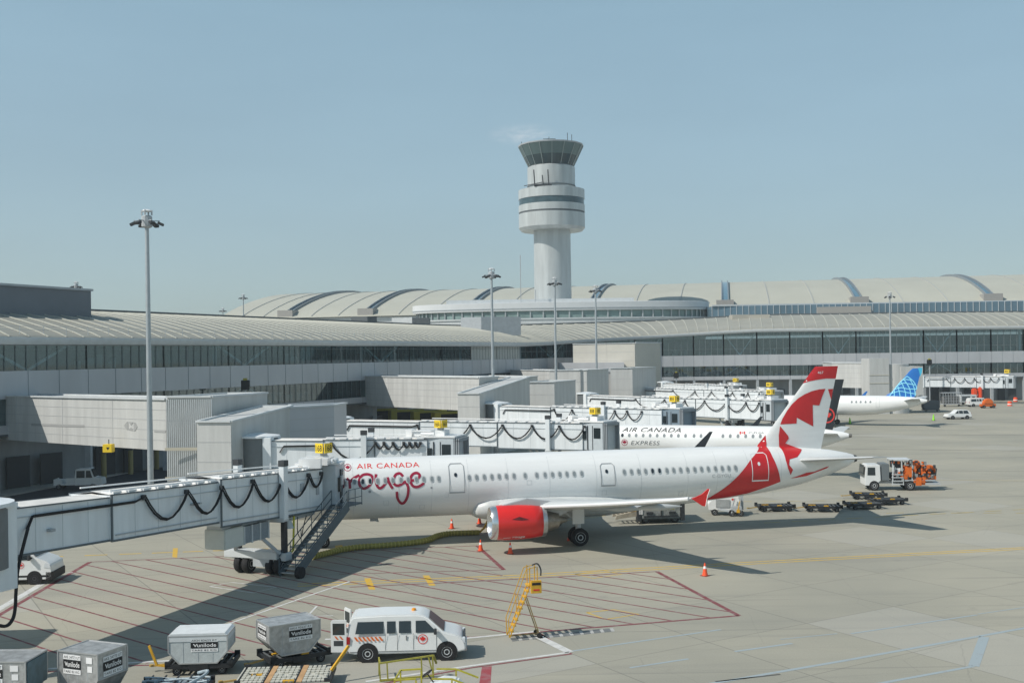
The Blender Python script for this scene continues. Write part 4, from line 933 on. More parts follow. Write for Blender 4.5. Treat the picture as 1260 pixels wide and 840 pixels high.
# ================================================================== AIRCRAFT
def interp(tab, s, k):
    if s <= tab[0][0]: return tab[0][k]
    for a, b in zip(tab, tab[1:]):
        if s <= b[0]:
            t = (s-a[0])/(b[0]-a[0]); return a[k]+(b[k]-a[k])*t
    return tab[-1][k]
class Plane:
    def __init__(s, name, label, N, th, tab, fin, body=AIRW):
        s.N = N; s.th = th; s.tab = tab; s.fin = fin
        s.root = thing(name, label, 'airliner', (N[0], N[1], 0), th)
        st = []
        L_ = tab[-1][0]; x = 0
        while x < L_: st.append(x); x += .12 if x < 1 else (.35 if x < 7 else .7)
        st.append(L_); n = 40; rings = []
        for x in st:
            zb, zt, hw = interp(tab, x, 1), interp(tab, x, 2), interp(tab, x, 3); zc, rz = (zb+zt)/2, (zt-zb)/2
            rings.append([(x, hw*math.cos(2*math.pi*k/n), zc+rz*math.sin(2*math.pi*k/n)) for k in range(n)])
        mb = MB(); mb.loft(rings); s.fus = mb.build('fuselage', body, s.root, smooth=60)
    def half(s, x, z):          # half width of body or fin at (x, z)
        zb, zt, hw = interp(s.tab, x, 1), interp(s.tab, x, 2), interp(s.tab, x, 3); q = (z-(zb+zt)/2)/((zt-zb)/2)
        f = hw*math.sqrt(1-q*q) if abs(q) < 1 else 0
        return max(f, s.finhalf(x, z))
    def finhalf(s, x, z):
        if z < s.fin[0][0]-.9: return 0
        le, te = interp(s.fin, z, 1), interp(s.fin, z, 2)
        c = (x-le)/(te-le)
        if c <= 0 or c >= 1: return .015
        return .015+(te-le)*.05*math.sqrt(c)*(1-c)*2.0
    def px(s, x, y, lat=None):
        a, v = ray(x, y); sn, cs = math.sin(s.th), math.cos(s.th); yl = -1.9 if lat is None else lat
        for _ in range(6 if lat is None else 1):
            d = (yl+s.N[1]*cs-s.N[0]*sn)/(cs-a*sn); p = (a*d, d, EYE-v*d)
            q = ((p[0]-s.N[0])*cs+(p[1]-s.N[1])*sn, p[2])
            if lat is None: yl = -s.half(*q) if s.half(*q) > .02 else yl*.5
        return q
    def onskin(s, off=.008): return lambda u, v: Vector((u, -s.half(u, v)-off, v))
    def decal(s, polys_px, name, m, off=.008, grid=.22, parent=None, lat=None):
        return flat_mesh([[s.px(*p, lat) if lat is not None else s.px(*p) for p in poly] for poly in polys_px], name, m, parent or s.fus, s.onskin(off), grid)
    def label_text(s, txt, p0, p1, hpx, name, m, off=.01, space=1.0, shear=0, offs=0.0, parent=None):
        a = s.px(*p0); b = s.px(*p1); hgt = s.px(p0[0], p0[1]-hpx)[1]-a[1]; sl = (b[1]-a[1])/(b[0]-a[0])
        sk = s.onskin(off)
        return text(txt, a[0], b[0], 0, hgt, name, m, parent or s.fus, lambda u, v: sk(u, a[1]+sl*(u-a[0])+v), .25, offs, shear, space)
    def build_fin(s, m, name='tail_fin'):
        mb = MB(); zs = [s.fin[0][0]+(s.fin[-1][0]-s.fin[0][0])*i/14 for i in range(15)]; rings = []
        for z in zs:
            le, te = interp(s.fin, z, 1), interp(s.fin, z, 2); r = []
            cs_ = [0, .03, .1, .22, .38, .55, .72, .87, 1]
            for c in cs_: r.append((le+(te-le)*c, -s.finhalf(le+(te-le)*max(.0001, min(.9999, c)), z)+.003, z))
            for c in cs_[::-1][1:-1]: r.append((le+(te-le)*c, s.finhalf(le+(te-le)*c, z)-.003, z))
            rings.append(r)
        mb.loft(rings); s.finob = mb.build(name, m, s.root, smooth=50); return s.finob
    def wing(s, pts, m, name='wing', sides=(-1, 1)):
        """pts: (lat, xLE, xTE, z, thick)"""
        res = []
        for sd_ in sides:
            mb = MB(); rings = []
            for la, le, te, z, t in pts:
                r = []
                for c, up in ((0, 0), (.02, .45), (.1, .8), (.3, 1), (.6, .75), (1, .04)): r.append((le+(te-le)*c, sd_*la, z+t*up*.6))
                for c, dn in ((.6, -.5), (.3, -.8), (.1, -.65), (.02, -.35)): r.append((le+(te-le)*c, sd_*la, z+t*dn*.55))
                rings.append(r)
            mb.loft(rings); res.append(mb.build(name, m, s.root, smooth=50))
        return res
TH = R(10.9); NOSE = (-18.05, 72.93)
TAB = [(0, 3.35, 3.5, .05), (.15, 3.05, 3.75, .38), (.5, 2.68, 4.08, .75), (1, 2.42, 4.42, 1.05), (2, 2.12, 5.0, 1.42), (3.2, 1.94, 5.52, 1.72), (5, 1.82, 5.86, 1.93), (7, 1.8, 5.93, 1.975), (28.5, 1.8, 5.93, 1.975),
       (31, 1.93, 5.93, 1.96), (34, 2.2, 5.91, 1.86), (37, 2.52, 5.84, 1.62), (39.5, 2.92, 5.70, 1.3), (42, 3.6, 5.45, .85), (43.4, 4.12, 5.18, .5), (44, 4.45, 5.0, .28)]
FIN = [(5.0, 36.5, 43.2), (5.75, 36.9, 43.0), (6.2, 38.3, 42.75), (6.8, 39.0, 42.8), (11.6, 42.45, 43.95), (11.78, 42.75, 44.0)]
A = Plane('airliner', 'large white airliner with a red maple leaf tail and red engines', NOSE, TH, TAB, FIN)
# fit fin to the photo
fl = [A.px(943, 533.5, 0), A.px(1003, 451, 0), A.px(1031, 450.2, 0), A.px(1010.5, 549.5, 0), A.px(929, 551.5, 0)]
_m = (fl[1][0]-fl[0][0])/(fl[1][1]-fl[0][1]); _t = (fl[2][0]-fl[3][0])/(fl[2][1]-fl[3][1])
le_ = lambda z: fl[1][0]-_m*(fl[1][1]-z); te_ = lambda z: fl[2][0]-_t*(fl[2][1]-z)
ztp = fl[2][1]
A.fin = [(5.2, fl[4][0]-.6, te_(5.2)), (fl[4][1], fl[4][0]-.1, te_(fl[4][1])), ((fl[4][1]+fl[0][1])/2, (fl[4][0]+fl[0][0])/2+.18, te_((fl[4][1]+fl[0][1])/2)), (fl[0][1], fl[0][0]+.03, te_(fl[0][1])), (ztp-.12, le_(ztp-.12), te_(ztp-.12)), (ztp, le_(ztp)+.22, te_(ztp))]
A.build_fin(AIRW)
# red livery
z7 = lambda x, y: (940+x/5.25, 440+y/5.25)
z6 = lambda x, y: (740+x/4.2, 520+y/4.2)
leafup = [z7(*p) for p in ((105, 430), (118, 395), (150, 340), (180, 300), (220, 262), (262, 236), (310, 215), (355, 204), (397, 200), (376, 250), (357, 308), (315, 305), (316, 370), (318, 443), (264, 415), (212, 386), (210, 424))]
leafr = [z7(*p) for p in ((413, 203), (446, 200), (434, 272))]
captop = [z7(*p) for p in ((252, 165), (300, 98), (332, 57), (477, 53), (470, 95), (463, 134), (400, 134), (340, 143), (290, 153))]
leaflow = [z7(*p) for p in ((103, 440), (132, 474), (155, 503), (160, 520), (137, 552), (190, 572), (243, 590), (215, 640), (165, 655), (162, 690), (187, 722), (172, 757), (155, 715), (140, 660), (122, 605), (97, 560), (95, 500))]
sweepred = [z6(*p) for p in ((530, 399), (575, 375), (620, 347), (660, 317), (700, 280), (737, 237), (770, 190), (812, 130), (849, 62), (853, 110), (862, 135), (882, 172), (905, 222), (918, 262), (924, 304), (850, 332), (750, 365), (640, 386))]
keel = [z6(*p) for p in ((975, 287), (1010, 276), (1060, 257), (1100, 252), (1160, 228), (1176, 224), (1165, 234), (1100, 258), (1060, 274), (1000, 284))]
rl = A.decal([captop, leafup, leafr], 'red_livery', RED, parent=A.finob)
A.decal([leaflow], 'red_livery', RED, off=.016, grid=.07); A.decal([sweepred], 'red_livery', RED, off=.016, grid=.09)
A.decal([keel], 'red_keel_stripe', RED, off=.016, grid=.1)
A.label_text('467', z7(346, 104), z7(383, 104), 3.2, 'fleet_number', WPR, off=.02, parent=A.finob)
zr = lambda x, y: (420+x/9.333, 560+y/9.333)
A.label_text('AIR CANADA', zr(178, 155), zr(898, 133), 6.3, 'airline_lettering', NRED, offs=.004, space=1.1)
A.decal(ringpoly(*zr(72, 138), 4.2, .8), 'roundel', DRED, parent=A.fus); A.decal([[(zr(72, 138)[0]+x*3.2, zr(72, 138)[1]-y*3.2) for x, y in LEAF]], 'roundel', DRED, off=.012)
rouge = [[(62, 262), (92, 300), (100, 380)], [(96, 310), (140, 262), (208, 225)],
         [(352, 232), (300, 215), (240, 228), (205, 285), (215, 350), (260, 380), (318, 350), (352, 290), (352, 228)],
         [(398, 213), (395, 290), (415, 355), (450, 375), (500, 330), (535, 252)], [(530, 250), (552, 320), (590, 380)],
         [(708, 240), (672, 205), (625, 220), (597, 280), (610, 330), (655, 345), (715, 315), (742, 292)], [(735, 295), (768, 370), (760, 470), (722, 540), (682, 545), (645, 490), (638, 415)],
         [(800, 288), (860, 275), (900, 232), (868, 200), (820, 215), (792, 270), (812, 340), (860, 362), (910, 345), (950, 315)]]
for k, st_ in enumerate(rouge):
    A.decal([q for q in stroke([zr(*p) for p in st_], 3.3, 5)], 'airline_lettering', DRED, off=.008+.0015*k, grid=.3)
A.label_text('C-GYGU', z6(572, 283), z6(668, 279), 4.0, 'registration', mat('reg_grey', (.42, .44, .45), .5), off=.01)
# cabin windows
WZ = 4.55
WSUR = mat('window_surround', (.56, .58, .58), .4); WGL = mat('cabin_window', (.24, .27, .28), .2); WDK = mat('cabin_window_dark', (.02, .03, .04), .2)
wx = [436, 446, 455, 464.2, 473.6, 483, 493, 502, 512, 521, 531, 539.5, 577, 586, 595.5, 604.8, 613.8, 622.6, 632, 645.7, 660, 670.2, 679.3, 688.3, 697, 706, 715.3]+[740+q/4.2 for q in (116, 153, 190, 226, 262, 298, 336, 371, 407, 443, 480, 515, 550, 587, 622, 656, 691)]
ov = lambda cx, cz, a, b, n=14: [(cx+a*math.copysign(abs(math.cos(2*math.pi*i/n))**.8, math.cos(2*math.pi*i/n)), cz+b*math.copysign(abs(math.sin(2*math.pi*i/n))**.8, math.sin(2*math.pi*i/n))) for i in range(n)]
for k, x in enumerate(wx):
    yy = 591.6-.0363*(x-436); c = A.px(x, yy)[0]
    o = flat_mesh([ov(c, WZ, .15, .23)], 'cabin_window', WSUR, A.fus, A.onskin(.022)); 
    flat_mesh([ov(c+.02, WZ-.01, .10, .165)], 'pane', WDK if k in (1, 2, 31, 32) else WGL, o, A.onskin(.028))
DF = mat('door_outline', (.30, .32, .33), .5)
def door(x0, x1, y0, y1, m, w=.05, h=True):
    a = A.px(x0, y1); b = A.px(x1, y0); q = [(a[0], a[1]), (b[0], a[1]), (b[0], b[1]-.15), (b[0]-.15, b[1]), (a[0]+.15, b[1]), (a[0], b[1]-.15), (a[0], a[1])]
    o = flat_mesh(stroke(q, w, 0), 'cabin_door', m, A.fus, A.onskin(.026), .12)
    flat_mesh([ov((a[0]+b[0])/2-.08, (a[1]+b[1])/2+.22, .1, .13)], 'door_window', WDK if h else WPR, o, A.onskin(.027))
    flat_mesh([[(a[0]-.03, a[1]-.07), (b[0]+.03, a[1]-.07), (b[0]+.03, a[1]-.01), (a[0]-.03, a[1]-.01)]], 'door_sill', m, o, A.onskin(.027))
door(553.5, 569.5, 569.5, 605.5, DF); door(740, 754.5, 569.5, 597, DF); door(925.5, 941, 556.5, 591, WPR, .06, False); door(391, 407, 581, 617, DF)
flat_mesh([ov(A.px(530.9, 599.7)[0], A.px(530.9, 599.7)[1], .07, .07), ov(A.px(455, 604.5)[0], A.px(455, 604.5)[1], .09, .09)], 'port', DF, A.fus, A.onskin(.01))
for x in (14.9, 27.0, 35.0, 10.2, 20.5, 7.2, 12.4, 17.6, 23.8, 30.4, 32.6, 37.6):
    flat_mesh([[(x, 2.2), (x+.02, 2.2), (x+.02, 5.7), (x, 5.7)]], 'skin_joint', mat('skin_line', (.55, .57, .57), .5), A.fus, A.onskin(.006), .2)
for sx, sz in ((9.2, 2.9), (11.6, 2.5), (13.2, 3.3), (18.9, 3.9), (24.2, 3.0), (29.8, 2.7), (31.4, 3.2), (33.5, 3.6), (26.0, 2.4), (36.0, 4.9)):
    flat_mesh([[(sx, sz), (sx+.34, sz), (sx+.34, sz+.02), (sx, sz+.02)], [(sx, sz+.3), (sx+.34, sz+.3), (sx+.34, sz+.32), (sx, sz+.32)], [(sx, sz), (sx+.02, sz), (sx+.02, sz+.32), (sx, sz+.32)], [(sx+.32, sz), (sx+.34, sz), (sx+.34, sz+.32), (sx+.32, sz+.32)]], 'access_panel', mat('skin_line', (.55, .57, .57), .5), A.fus, A.onskin(.008), .2)
# cockpit
flat_mesh([[(1.25, 4.12), (2.0, 4.15), (1.95, 4.6), (1.45, 4.45)], [(2.1, 4.15), (2.65, 4.2), (2.6, 4.68), (2.05, 4.62)]], 'cockpit_window', CARG, A.fus, A.onskin(.01), .15)
# belly fairing
mb = MB(); rings = []
for x, hw, zb, zt in ((15.3, 1.5, 1.8, 2.6), (15.6, 1.9, 1.62, 3.0), (16.4, 2.12, 1.45, 3.25), (18, 2.25, 1.32, 3.35), (22, 2.25, 1.30, 3.3), (24.5, 2.15, 1.4, 3.1), (26.5, 1.9, 1.6, 2.8), (27.8, 1.4, 1.8, 2.5)):
    rings.append([(x, hw*math.copysign(abs(math.cos(2*math.pi*k/24))**.8, math.cos(2*math.pi*k/24)), (zb+zt)/2+(zt-zb)/2*math.copysign(abs(math.sin(2*math.pi*k/24))**.8, math.sin(2*math.pi*k/24))) for k in range(24)])
mb.loft(rings); mb.build('belly_fairing', mat('fairing_grey', (.60, .62, .61), .4, noise=.1), A.root, smooth=60)
WG = mat('wing_grey', (.52, .54, .54), .42, noise=.08, scale=.6)
WP = [(1.2, 16.2, 23.9, 2.35, 1.0), (2.2, 16.9, 23.95, 2.5, .95), (6.4, 19.3, 24.1, 3.0, .62), (11, 21.8, 24.9, 3.65, .42), (15.5, 24.25, 25.75, 4.35, .25), (17.0, 25.1, 26.05, 4.62, .16)]
WP2 = [(a, b, c, 2.35+(d-2.35)*.62, e) for a, b, c, d, e in WP]     # far wing droops a little more (fuel load)
wings = A.wing(WP, WG, sides=(-1,))+A.wing(WP2, WG, sides=(1,))
for s_, wo in zip((-1, 1), wings):
    wp_ = WP if s_ < 0 else WP2; tdz = wp_[-1][3]-4.62
    def wl(la): return interp([(q[0], q[1], q[3]) for q in wp_], la, 1), interp([(q[0], q[1], q[3]) for q in wp_], la, 2)
    mb = MB(); pr = []
    for la in (2.4, 4, 6.2, 8, 10, 12, 14, 16, 16.9): x, z = wl(la); pr.append((x-.02, s_*la, z-.0))
    mb.tube(pr, .11, 8); mb.build('slat', mat('slat_white', (.72, .73, .73), .35), wo, smooth=True)
    for la, te in ((4.3, 24.1), (8.0, 24.5), (11.6, 25.3)):
        mb = MB(); z = wl(la)[1]; mb.lathe([(.02, -1.4), (.16, -.9), (.22, 0), (.16, .7), (.02, 1.5)], (te-.3, s_*la, z-.32), 10, 'x'); mb.build('flap_fairing', WG, wo, smooth=True)
    mb = MB(); mb.T = Matrix.Translation((0, s_*17.05, 0))
    mb.prismxz([(a, b+tdz) for a, b in [(25.15, 4.62), (25.75, 4.86), (26.1, 5.14), (26.22, 5.12), (26.05, 4.75), (25.98, 4.42), (25.93, 4.18), (25.75, 4.2)]], -.05, .05)
    tp = mb.build('wing_tip_fence', NRED, A.root)
    mb = MB(); y = s_*17.05
    mb.tube([(26.2, y-.06, 5.12+tdz), (26.05, y-.06, 4.75+tdz), (25.98, y-.06, 4.42+tdz), (25.93, y-.06, 4.18+tdz)], .018, 5); mb.build('trim', WPR, tp)
    # engine
    ex, ey, ez = 15.65, s_*5.75, 2.02
    mb = MB(); pr = [(.83, .55), (.90, .12), (.99, 0), (1.06, .12), (1.09, .4)]
    mb.lathe(pr, (ex, ey, ez), 36, 'x', cap=False); e_ = mb.build('engine_intake', mat('intake_lip', (.72, .73, .73), .22, metal=.9), A.root, smooth=60)
    mb = MB(); mb.lathe([(1.092, .4), (1.13, 1.0), (1.13, 1.9), (1.08, 2.7), (1.0, 3.35), (.98, 3.36)], (ex, ey, ez), 36, 'x', cap=False); nc = mb.build('engine_cowling', NRED, A.root, smooth=60)
    mb = MB(); mb.lathe([(1.004, 3.3), (.98, 3.62), (.90, 3.62), (.88, 3.3)], (ex, ey, ez), 36, 'x', cap=False); mb.build('exhaust_ring', MET, nc, smooth=60)
    mb = MB(); mb.lathe([(.72, 3.0), (.70, 3.7), (.52, 4.5), (.50, 4.5), (.34, 4.5), (.12, 5.1)], (ex, ey, ez), 28, 'x'); mb.build('exhaust_core', mat('hot_metal', (.30, .28, .25), .4, metal=.7, noise=.3), nc, smooth=60)
    mb = MB(); mb.lathe([(.86, .65), (.02, .66)], (ex, ey, ez), 30, 'x'); mb.build('fan', mat('fan_dark', (.05, .05, .055), .5), nc)
    mb = MB(); mb.prismxz([(ex+.7, ez+1.08), (ex+2.4, ez+1.5), (ex+4.2, 3.25), (ex+6.0, 3.0), (ex+5.2, 2.6), (ex+4.6, 2.3), (ex+3.3, 1.9), (ex+3.2, ez+.9)], ey-.2, ey+.2); mb.build('pylon', AIRG, A.root, bevel=.04)
    if s_ < 0:
        def eskin(u, v): return Vector((ex+u, ey-math.sqrt(max(.01, 1.14**2-(v)**2)), ez+v))
        flat_mesh([[(1.25, .32), (1.75, .48), (2.35, .30), (1.9, .24)]], 'cowl_vent', mat('vent_dark', (.12, .01, .01), .5), nc, eskin, .2)
        text('rouge', 1.35, 2.15, -.98, -.80, 'lettering', WPR, nc, eskin, .15, .01)
        flat_mesh([[(.75, -.90), (1.25, -.90), (1.25, -.87), (.75, -.87)]], 'lettering', WPR, nc, eskin)
    # main gear
    gx, gy = 21.98, s_*3.8
    mb = MB(); mb.cyl((gx, gy, .6), (gx, gy, 2.4), .16, .2, 12); mb.bar((gx, gy, 2.2), (gx, s_*2.1, 2.2), .12); mb.bar((gx-.1, gy, 1.5), (gx-1.2, gy, 2.5), .1); mb.cyl((gx, gy-.5, .58), (gx, gy+.5, .58), .1, n=10)
    lg = mb.build('landing_gear', LGREY, A.root, smooth=True)
    mb = MB(); mb.box(gx-.45, gx+.35, gy+s_*.28, gy+s_*.33, 1.45, 2.75); mb.build('gear_door', AIRW, lg)
    for q in (-.42, .42): wheel(lg, gx, gy+q, .585, .42, 'y', LGREY)
# tailplane
rt_, tpz = A.px(972, 568, -1.3), A.px(1072, 565, -6.2)
hs = A.wing([(.5, 38.7, 43.0, 4.75, .38), (1.3, 39.2, 43.0, 4.85, .34), (6.2, 42.1, 43.6, 5.40, .12)], WG, 'tailplane')
mb = MB(); mb.cyl((5.3, 0, .4), (5.2, 0, 2.0), .12, n=12); mb.cyl((5.3, -.35, .4), (5.3, .35, .4), .08, n=10); ng = mb.build('landing_gear', LGREY, A.root, smooth=True)
for q in (-.26, .26): wheel(ng, 5.3, q, .38, .24, 'y', LGREY)
mb = MB(); mb.add([(8.4, 0, 1.85), (8.9, 0, 1.85), (9.0, 0, 1.55), (8.85, 0, 1.55)], [(0, 1, 2, 3)]); mb.box(8.4, 8.85, -.02, .02, 1.6, 1.85); mb.box(12, 12.3, -.02, .02, 5.9, 6.15); mb.build('antenna', AIRG, A.fus)
mb = MB(); mb.lathe([(.30, 0), (.24, .25), (.2, .26), (.18, .1)], (43.95, 0, 4.72), 18, 'x'); mb.build('exhaust', DARK, A.fus, smooth=True)
# ------------------------------------------------------------------ smaller airliners
def small_plane(label, N, th, L_, finc, texts, tailf, group=None):
    k = L_/31.7
    T0 = [(0, 2.9, 3.0, .05), (.3, 2.5, 3.4, .4), (1.2, 2.1, 4.0, .85), (2.6, 1.85, 4.75, 1.3), (4.2, 1.75, 5.05, 1.5), (20, 1.75, 5.05, 1.5), (23, 1.95, 5.05, 1.45), (26, 2.45, 5.0, 1.2), (29, 3.1, 4.85, .75), (31, 3.75, 4.6, .4), (31.7, 4.0, 4.4, .2)]
    B = Plane('airliner', label, N, th, [(a*k, b, c, d) for a, b, c, d in T0], [(4.6, (L_-6.9*k), L_-2.2*k), (5.15, L_-6.3*k, L_-2.1*k), (6.0, L_-5.0*k, L_-1.9*k), (9.5, L_-2.6*k, L_-.6*k), (9.8, L_-2.2*k, L_-.5*k)])
    if finc:   # finc: px outline (LE base, LE top, TE top, TE base)
        f = [B.px(*p, 0) for p in finc]; m1 = (f[1][0]-f[0][0])/(f[1][1]-f[0][1]); m2 = (f[2][0]-f[3][0])/(f[2][1]-f[3][1])
        zt_ = f[2][1]; b0 = 4.9
        B.fin = [(b0-.3, f[0][0]-1.2, f[3][0]-m2*(f[3][1]-b0+.3)), (b0+.25, f[0][0]-.7, f[3][0]-m2*(f[3][1]-b0-.25)), (f[0][1]+.35, f[0][0]+m1*.35, f[3][0]-m2*(f[3][1]-f[0][1]-.35)), (zt_-.25, f[1][0]-m1*(f[1][1]-zt_+.25)-.05, f[2][0]-m2*.25), (zt_, f[1][0]+.25, f[2][0])]
    B.build_fin(tailf)
    B.wing([(1.0, 11.0*k, 16.0*k, 1.95, .6), (1.6, 11.4*k, 16.0*k, 2.05, .55), (5, 13.4*k, 16.4*k, 2.5, .35), (12.2, 16.6*k, 18.0*k, 3.5, .14)], WG)
    B.wing([(.4, 27.6*k, 30.6*k, 4.2, .25), (5.0, 29.9*k, 31.1*k, 4.75, .1)], WG, 'tailplane')
    for s_ in (-1, 1):
        mb = MB(); mb.prismxz([(16.7*k, 3.5), (18.0*k, 3.5), (19.1*k, 5.3), (18.75*k, 5.3)], s_*12.3-.05, s_*12.3+.05); mb.build('winglet', BLACKL if 'black' in label else TAILB, B.root)
        mb = MB(); mb.lathe([(.66, 0), (.80, .1), (.84, .8), (.74, 2.4), (.45, 3.2)], (9.6*k, s_*4.1, 1.75), 24, 'x'); mb.build('engine_cowling', AIRW, B.root, smooth=60)
        mb = MB(); mb.cyl((15.3*k, s_*2.6, .4), (15.3*k, s_*2.6, 2.1), .12); lg = mb.build('landing_gear', LGREY, B.root)
        for q in (-.25, .25): wheel(lg, 15.3*k, s_*2.6+q, .42, .28, 'y')
    mb = MB(); mb.cyl((3.8*k, 0, .3), (3.8*k, 0, 1.9), .09); lg = mb.build('landing_gear', LGREY, B.root); wheel(lg, 3.8*k, -.18, .3, .2, 'y'); wheel(lg, 3.8*k, .18, .3, .2, 'y')
    mb = MB(); mb.lathe([(.26, 0), (.15, .5)], (L_-.25, 0, 4.2), 14, 'x'); mb.build('exhaust', mat('hot_metal', (.3, .28, .25)), B.fus, smooth=True)
    return B
nE, tE = P(765, 530, 119), P(1045, 538, 109.5)
thE = math.atan2(tE.y-nE.y, tE.x-nE.x); LE_ = math.hypot(tE.y-nE.y, tE.x-nE.x)+3.6
NE = (nE.x-3.6*math.cos(thE), nE.y-3.6*math.sin(thE))
E = small_plane('white express airliner with black tail and winglet, mostly hidden behind the larger airliner', NE, thE, LE_, ((1000, 531), (1021, 468), (1038.5, 466.5), (1024, 531)), None, BLACKL)
zc7 = lambda x, y: (940+x/5.25, 440+y/5.25)
ER = mat('roundel_red', (.62, .05, .04), .4)
E.decal(ringpoly(*zc7(408, 372), 8.6, 1.7), 'tail_roundel', ER, parent=E.finob, off=.02)
E.decal([[(zc7(408, 372)[0]+x*5.8, zc7(408, 372)[1]-y*5.8) for x, y in LEAF]], 'tail_roundel', ER, parent=E.finob, off=.024)
ze = lambda x, y: (720+x/9.692, 490+y/9.692)
E.label_text('AIR CANADA', ze(436, 398), ze(1140, 404), 5.4, 'airline_lettering', BLK, shear=.25, offs=.01, space=1.08)
E.label_text('EXPRESS', ze(548, 552), ze(892, 556), 4.9, 'airline_lettering', mat('dark_grey_print', (.10, .11, .12), .5), shear=.2, space=1.1)
cE = ze(470, 523); E.decal(ringpoly(*cE, 3.6, .6), 'roundel', DRED, off=.01); E.decal([[(cE[0]+x*2.9, cE[1]-y*2.9) for x, y in LEAF]], 'roundel', DRED, off=.012)
E.label_text('C-FUJA', (921, 534), (940, 534.3), 3.0, 'registration', mat('dark_grey_print', (.1, .11, .12)))
fa = [(910, 530.5), (912, 530.5), (912, 534), (910, 534)]; E.decal([fa, [(915, 530.5), (917, 530.5), (917, 534), (915, 534)], [(913.5+x*1.2, 532.3-y*1.4) for x, y in LEAF]], 'flag', RED)
for x in [765.8, 774.3, 782.7, 791.4, 800, 808.6, 817.3, 826, 834.7, 843.5, 854, 862.5, 871.5, 889.5, 898.5, 908, 917.5, 926.5, 935.5]:
    c = E.px(x, 535.3+.008*(x-800)); flat_mesh([ov(c[0], c[1], .15, .2, 10)], 'cabin_window', WGL if x > 766 else WDK, E.fus, E.onskin(.015))
tU, nU = P(1141, 494, 180), P(1010, 496, 188)
thU = math.atan2(tU.y-nU.y, tU.x-nU.x); LU = 29.0; NU = (tU.x-LU*math.cos(thU), tU.y-LU*math.sin(thU))
U = small_plane('distant white airliner with a blue globe patterned tail', NU, thU, LU, ((1096, 484), (1121, 454.5), (1134, 453), (1125.5, 487)), None, TAILB)
zu = lambda x, y: (1010+x/9, 440+y/9)
U.decal([[zu(*p) for p in ((1075, 112), (1125, 112), (1118, 165), (1100, 210), (1092, 170), (1085, 140))]], 'tail_light_patch', mat('tail_teal', (.05, .42, .62), .4), parent=U.finob, off=.03)
arcs = []
for p in ([(955, 205), (1010, 245), (1050, 300), (1062, 345)], [(915, 235), (955, 290), (985, 350), (1000, 438)], [(890, 270), (915, 320), (935, 380), (940, 438)], [(850, 305), (865, 360), (878, 428)], [(815, 345), (815, 385), (812, 425)], [(985, 235), (1020, 300), (1040, 360), (1045, 425)],
          [(815, 350), (890, 330), (970, 345), (1062, 345)], [(780, 395), (870, 370), (960, 385), (1055, 400)], [(860, 300), (920, 280), (980, 290), (1045, 300)], [(905, 245), (950, 240), (1005, 250)], [(955, 205), (880, 270), (800, 370), (760, 425)]):
    arcs.append(stroke([zu(*q) for q in p], 1.05, 4))
for k, a in enumerate(arcs): U.decal(a, 'tail_globe_line', TAILL, parent=U.finob, off=.02+.003*k, grid=.6)
for x in (1048, 1053.5, 1059, 1065, 1071):
    c = U.px(x, 494.2); flat_mesh([ov(c[0], c[1], .16, .2, 10)], 'cabin_window', WGL, U.fus, U.onskin(.015))
c0, c1 = U.px(1078, 501), U.px(1082.5, 489); flat_mesh(stroke([(c0[0], c0[1]), (c1[0], c0[1]), (c1[0], c1[1]), (c0[0], c1[1]), (c0[0], c0[1])], .05, 0), 'cabin_door', mat('skin_line', (.5, .5, .5)), U.fus, U.onskin(.01), .3)
# ================================================================== VEHICLES
def carbody(parent, prof, W_, belt, roofz, tum, m, name='body', bevel=.045):
    n = len(prof); vs = []
    for sd_ in (-1, 1):
        for x, z in prof:
            k = max(0, (z-belt)/(roofz-belt)); vs.append((x, sd_*(W_/2-tum*k), z))
    mb = MB(); mb.add(vs, [tuple(range(n)), tuple(range(n, 2*n))[::-1]]+[(i, n+i, n+(i+1) % n, (i+1) % n) for i in range(n)])
    return mb.build(name, m, parent, smooth=30, bevel=bevel)
def sidewin(parent, polys, W_, belt, roofz, tum, m=None, name='side_window', sides=(-1, 1), off=.012):
    for p in polys:
        for sd_ in sides:
            mb = MB(); mb.poly([(x, sd_*(W_/2-tum*max(0, (z-belt)/(roofz-belt))+off), z) for x, z in p]); mb.build(name, m or CARG, parent, fix=False)
def arch(parent, x, r, W_):
    for sd_ in (-1, 1):
        mb = MB(); mb.lathe([(r, -.03), (r, .02)], (x, sd_*(W_/2-.016), r*.86), 24, 'y'); mb.build('wheel_arch', BLK, parent)
def leafmark(parent, x, y, z, r, side=-1, ring=True):
    mp = lambda u, v: Vector((u, y, v))
    if ring: flat_mesh(ringpoly(x, z, r, r*.16), 'roundel', NRED, parent, mp)
    flat_mesh([leafpoly(x, z, r*.72)], 'roundel', NRED, parent, lambda u, v: Vector((u, y+side*.002, v)))
VW = mat('vehicle_white', (.74, .75, .74), .3, noise=.04, scale=1.5, coat=.4)
# ---- passenger van with its rear door open
van = thing('passenger_van', 'white van with a maple leaf on its door and orange stripes, rear door open', 'van', (-7.1, 46.75, 0), R(2.5))
VP = [(0, .42), (0, 1.1), (.05, 1.55), (.13, 1.78), (.27, 1.88), (1.5, 1.93), (2.9, 1.92), (3.18, 1.87), (3.38, 1.76), (4.02, 1.2), (4.45, 1.10), (4.75, .98), (4.90, .80), (4.95, .62), (4.95, .42), (4.6, .34), (.3, .34)]
vb = carbody(van, VP, 1.95, 1.12, 1.93, .17, VW, bevel=.06)
sidewin(vb, [[(.34, 1.2), (1.52, 1.2), (1.52, 1.68), (.44, 1.68)], [(1.66, 1.2), (2.02, 1.2), (2.02, 1.68), (1.66, 1.68)], [(2.16, 1.2), (2.66, 1.2), (2.66, 1.68), (2.16, 1.68)], [(2.86, 1.2), (3.74, 1.2), (3.40, 1.55), (3.26, 1.68), (2.86, 1.68)]], 1.95, 1.12, 1.93, .17)
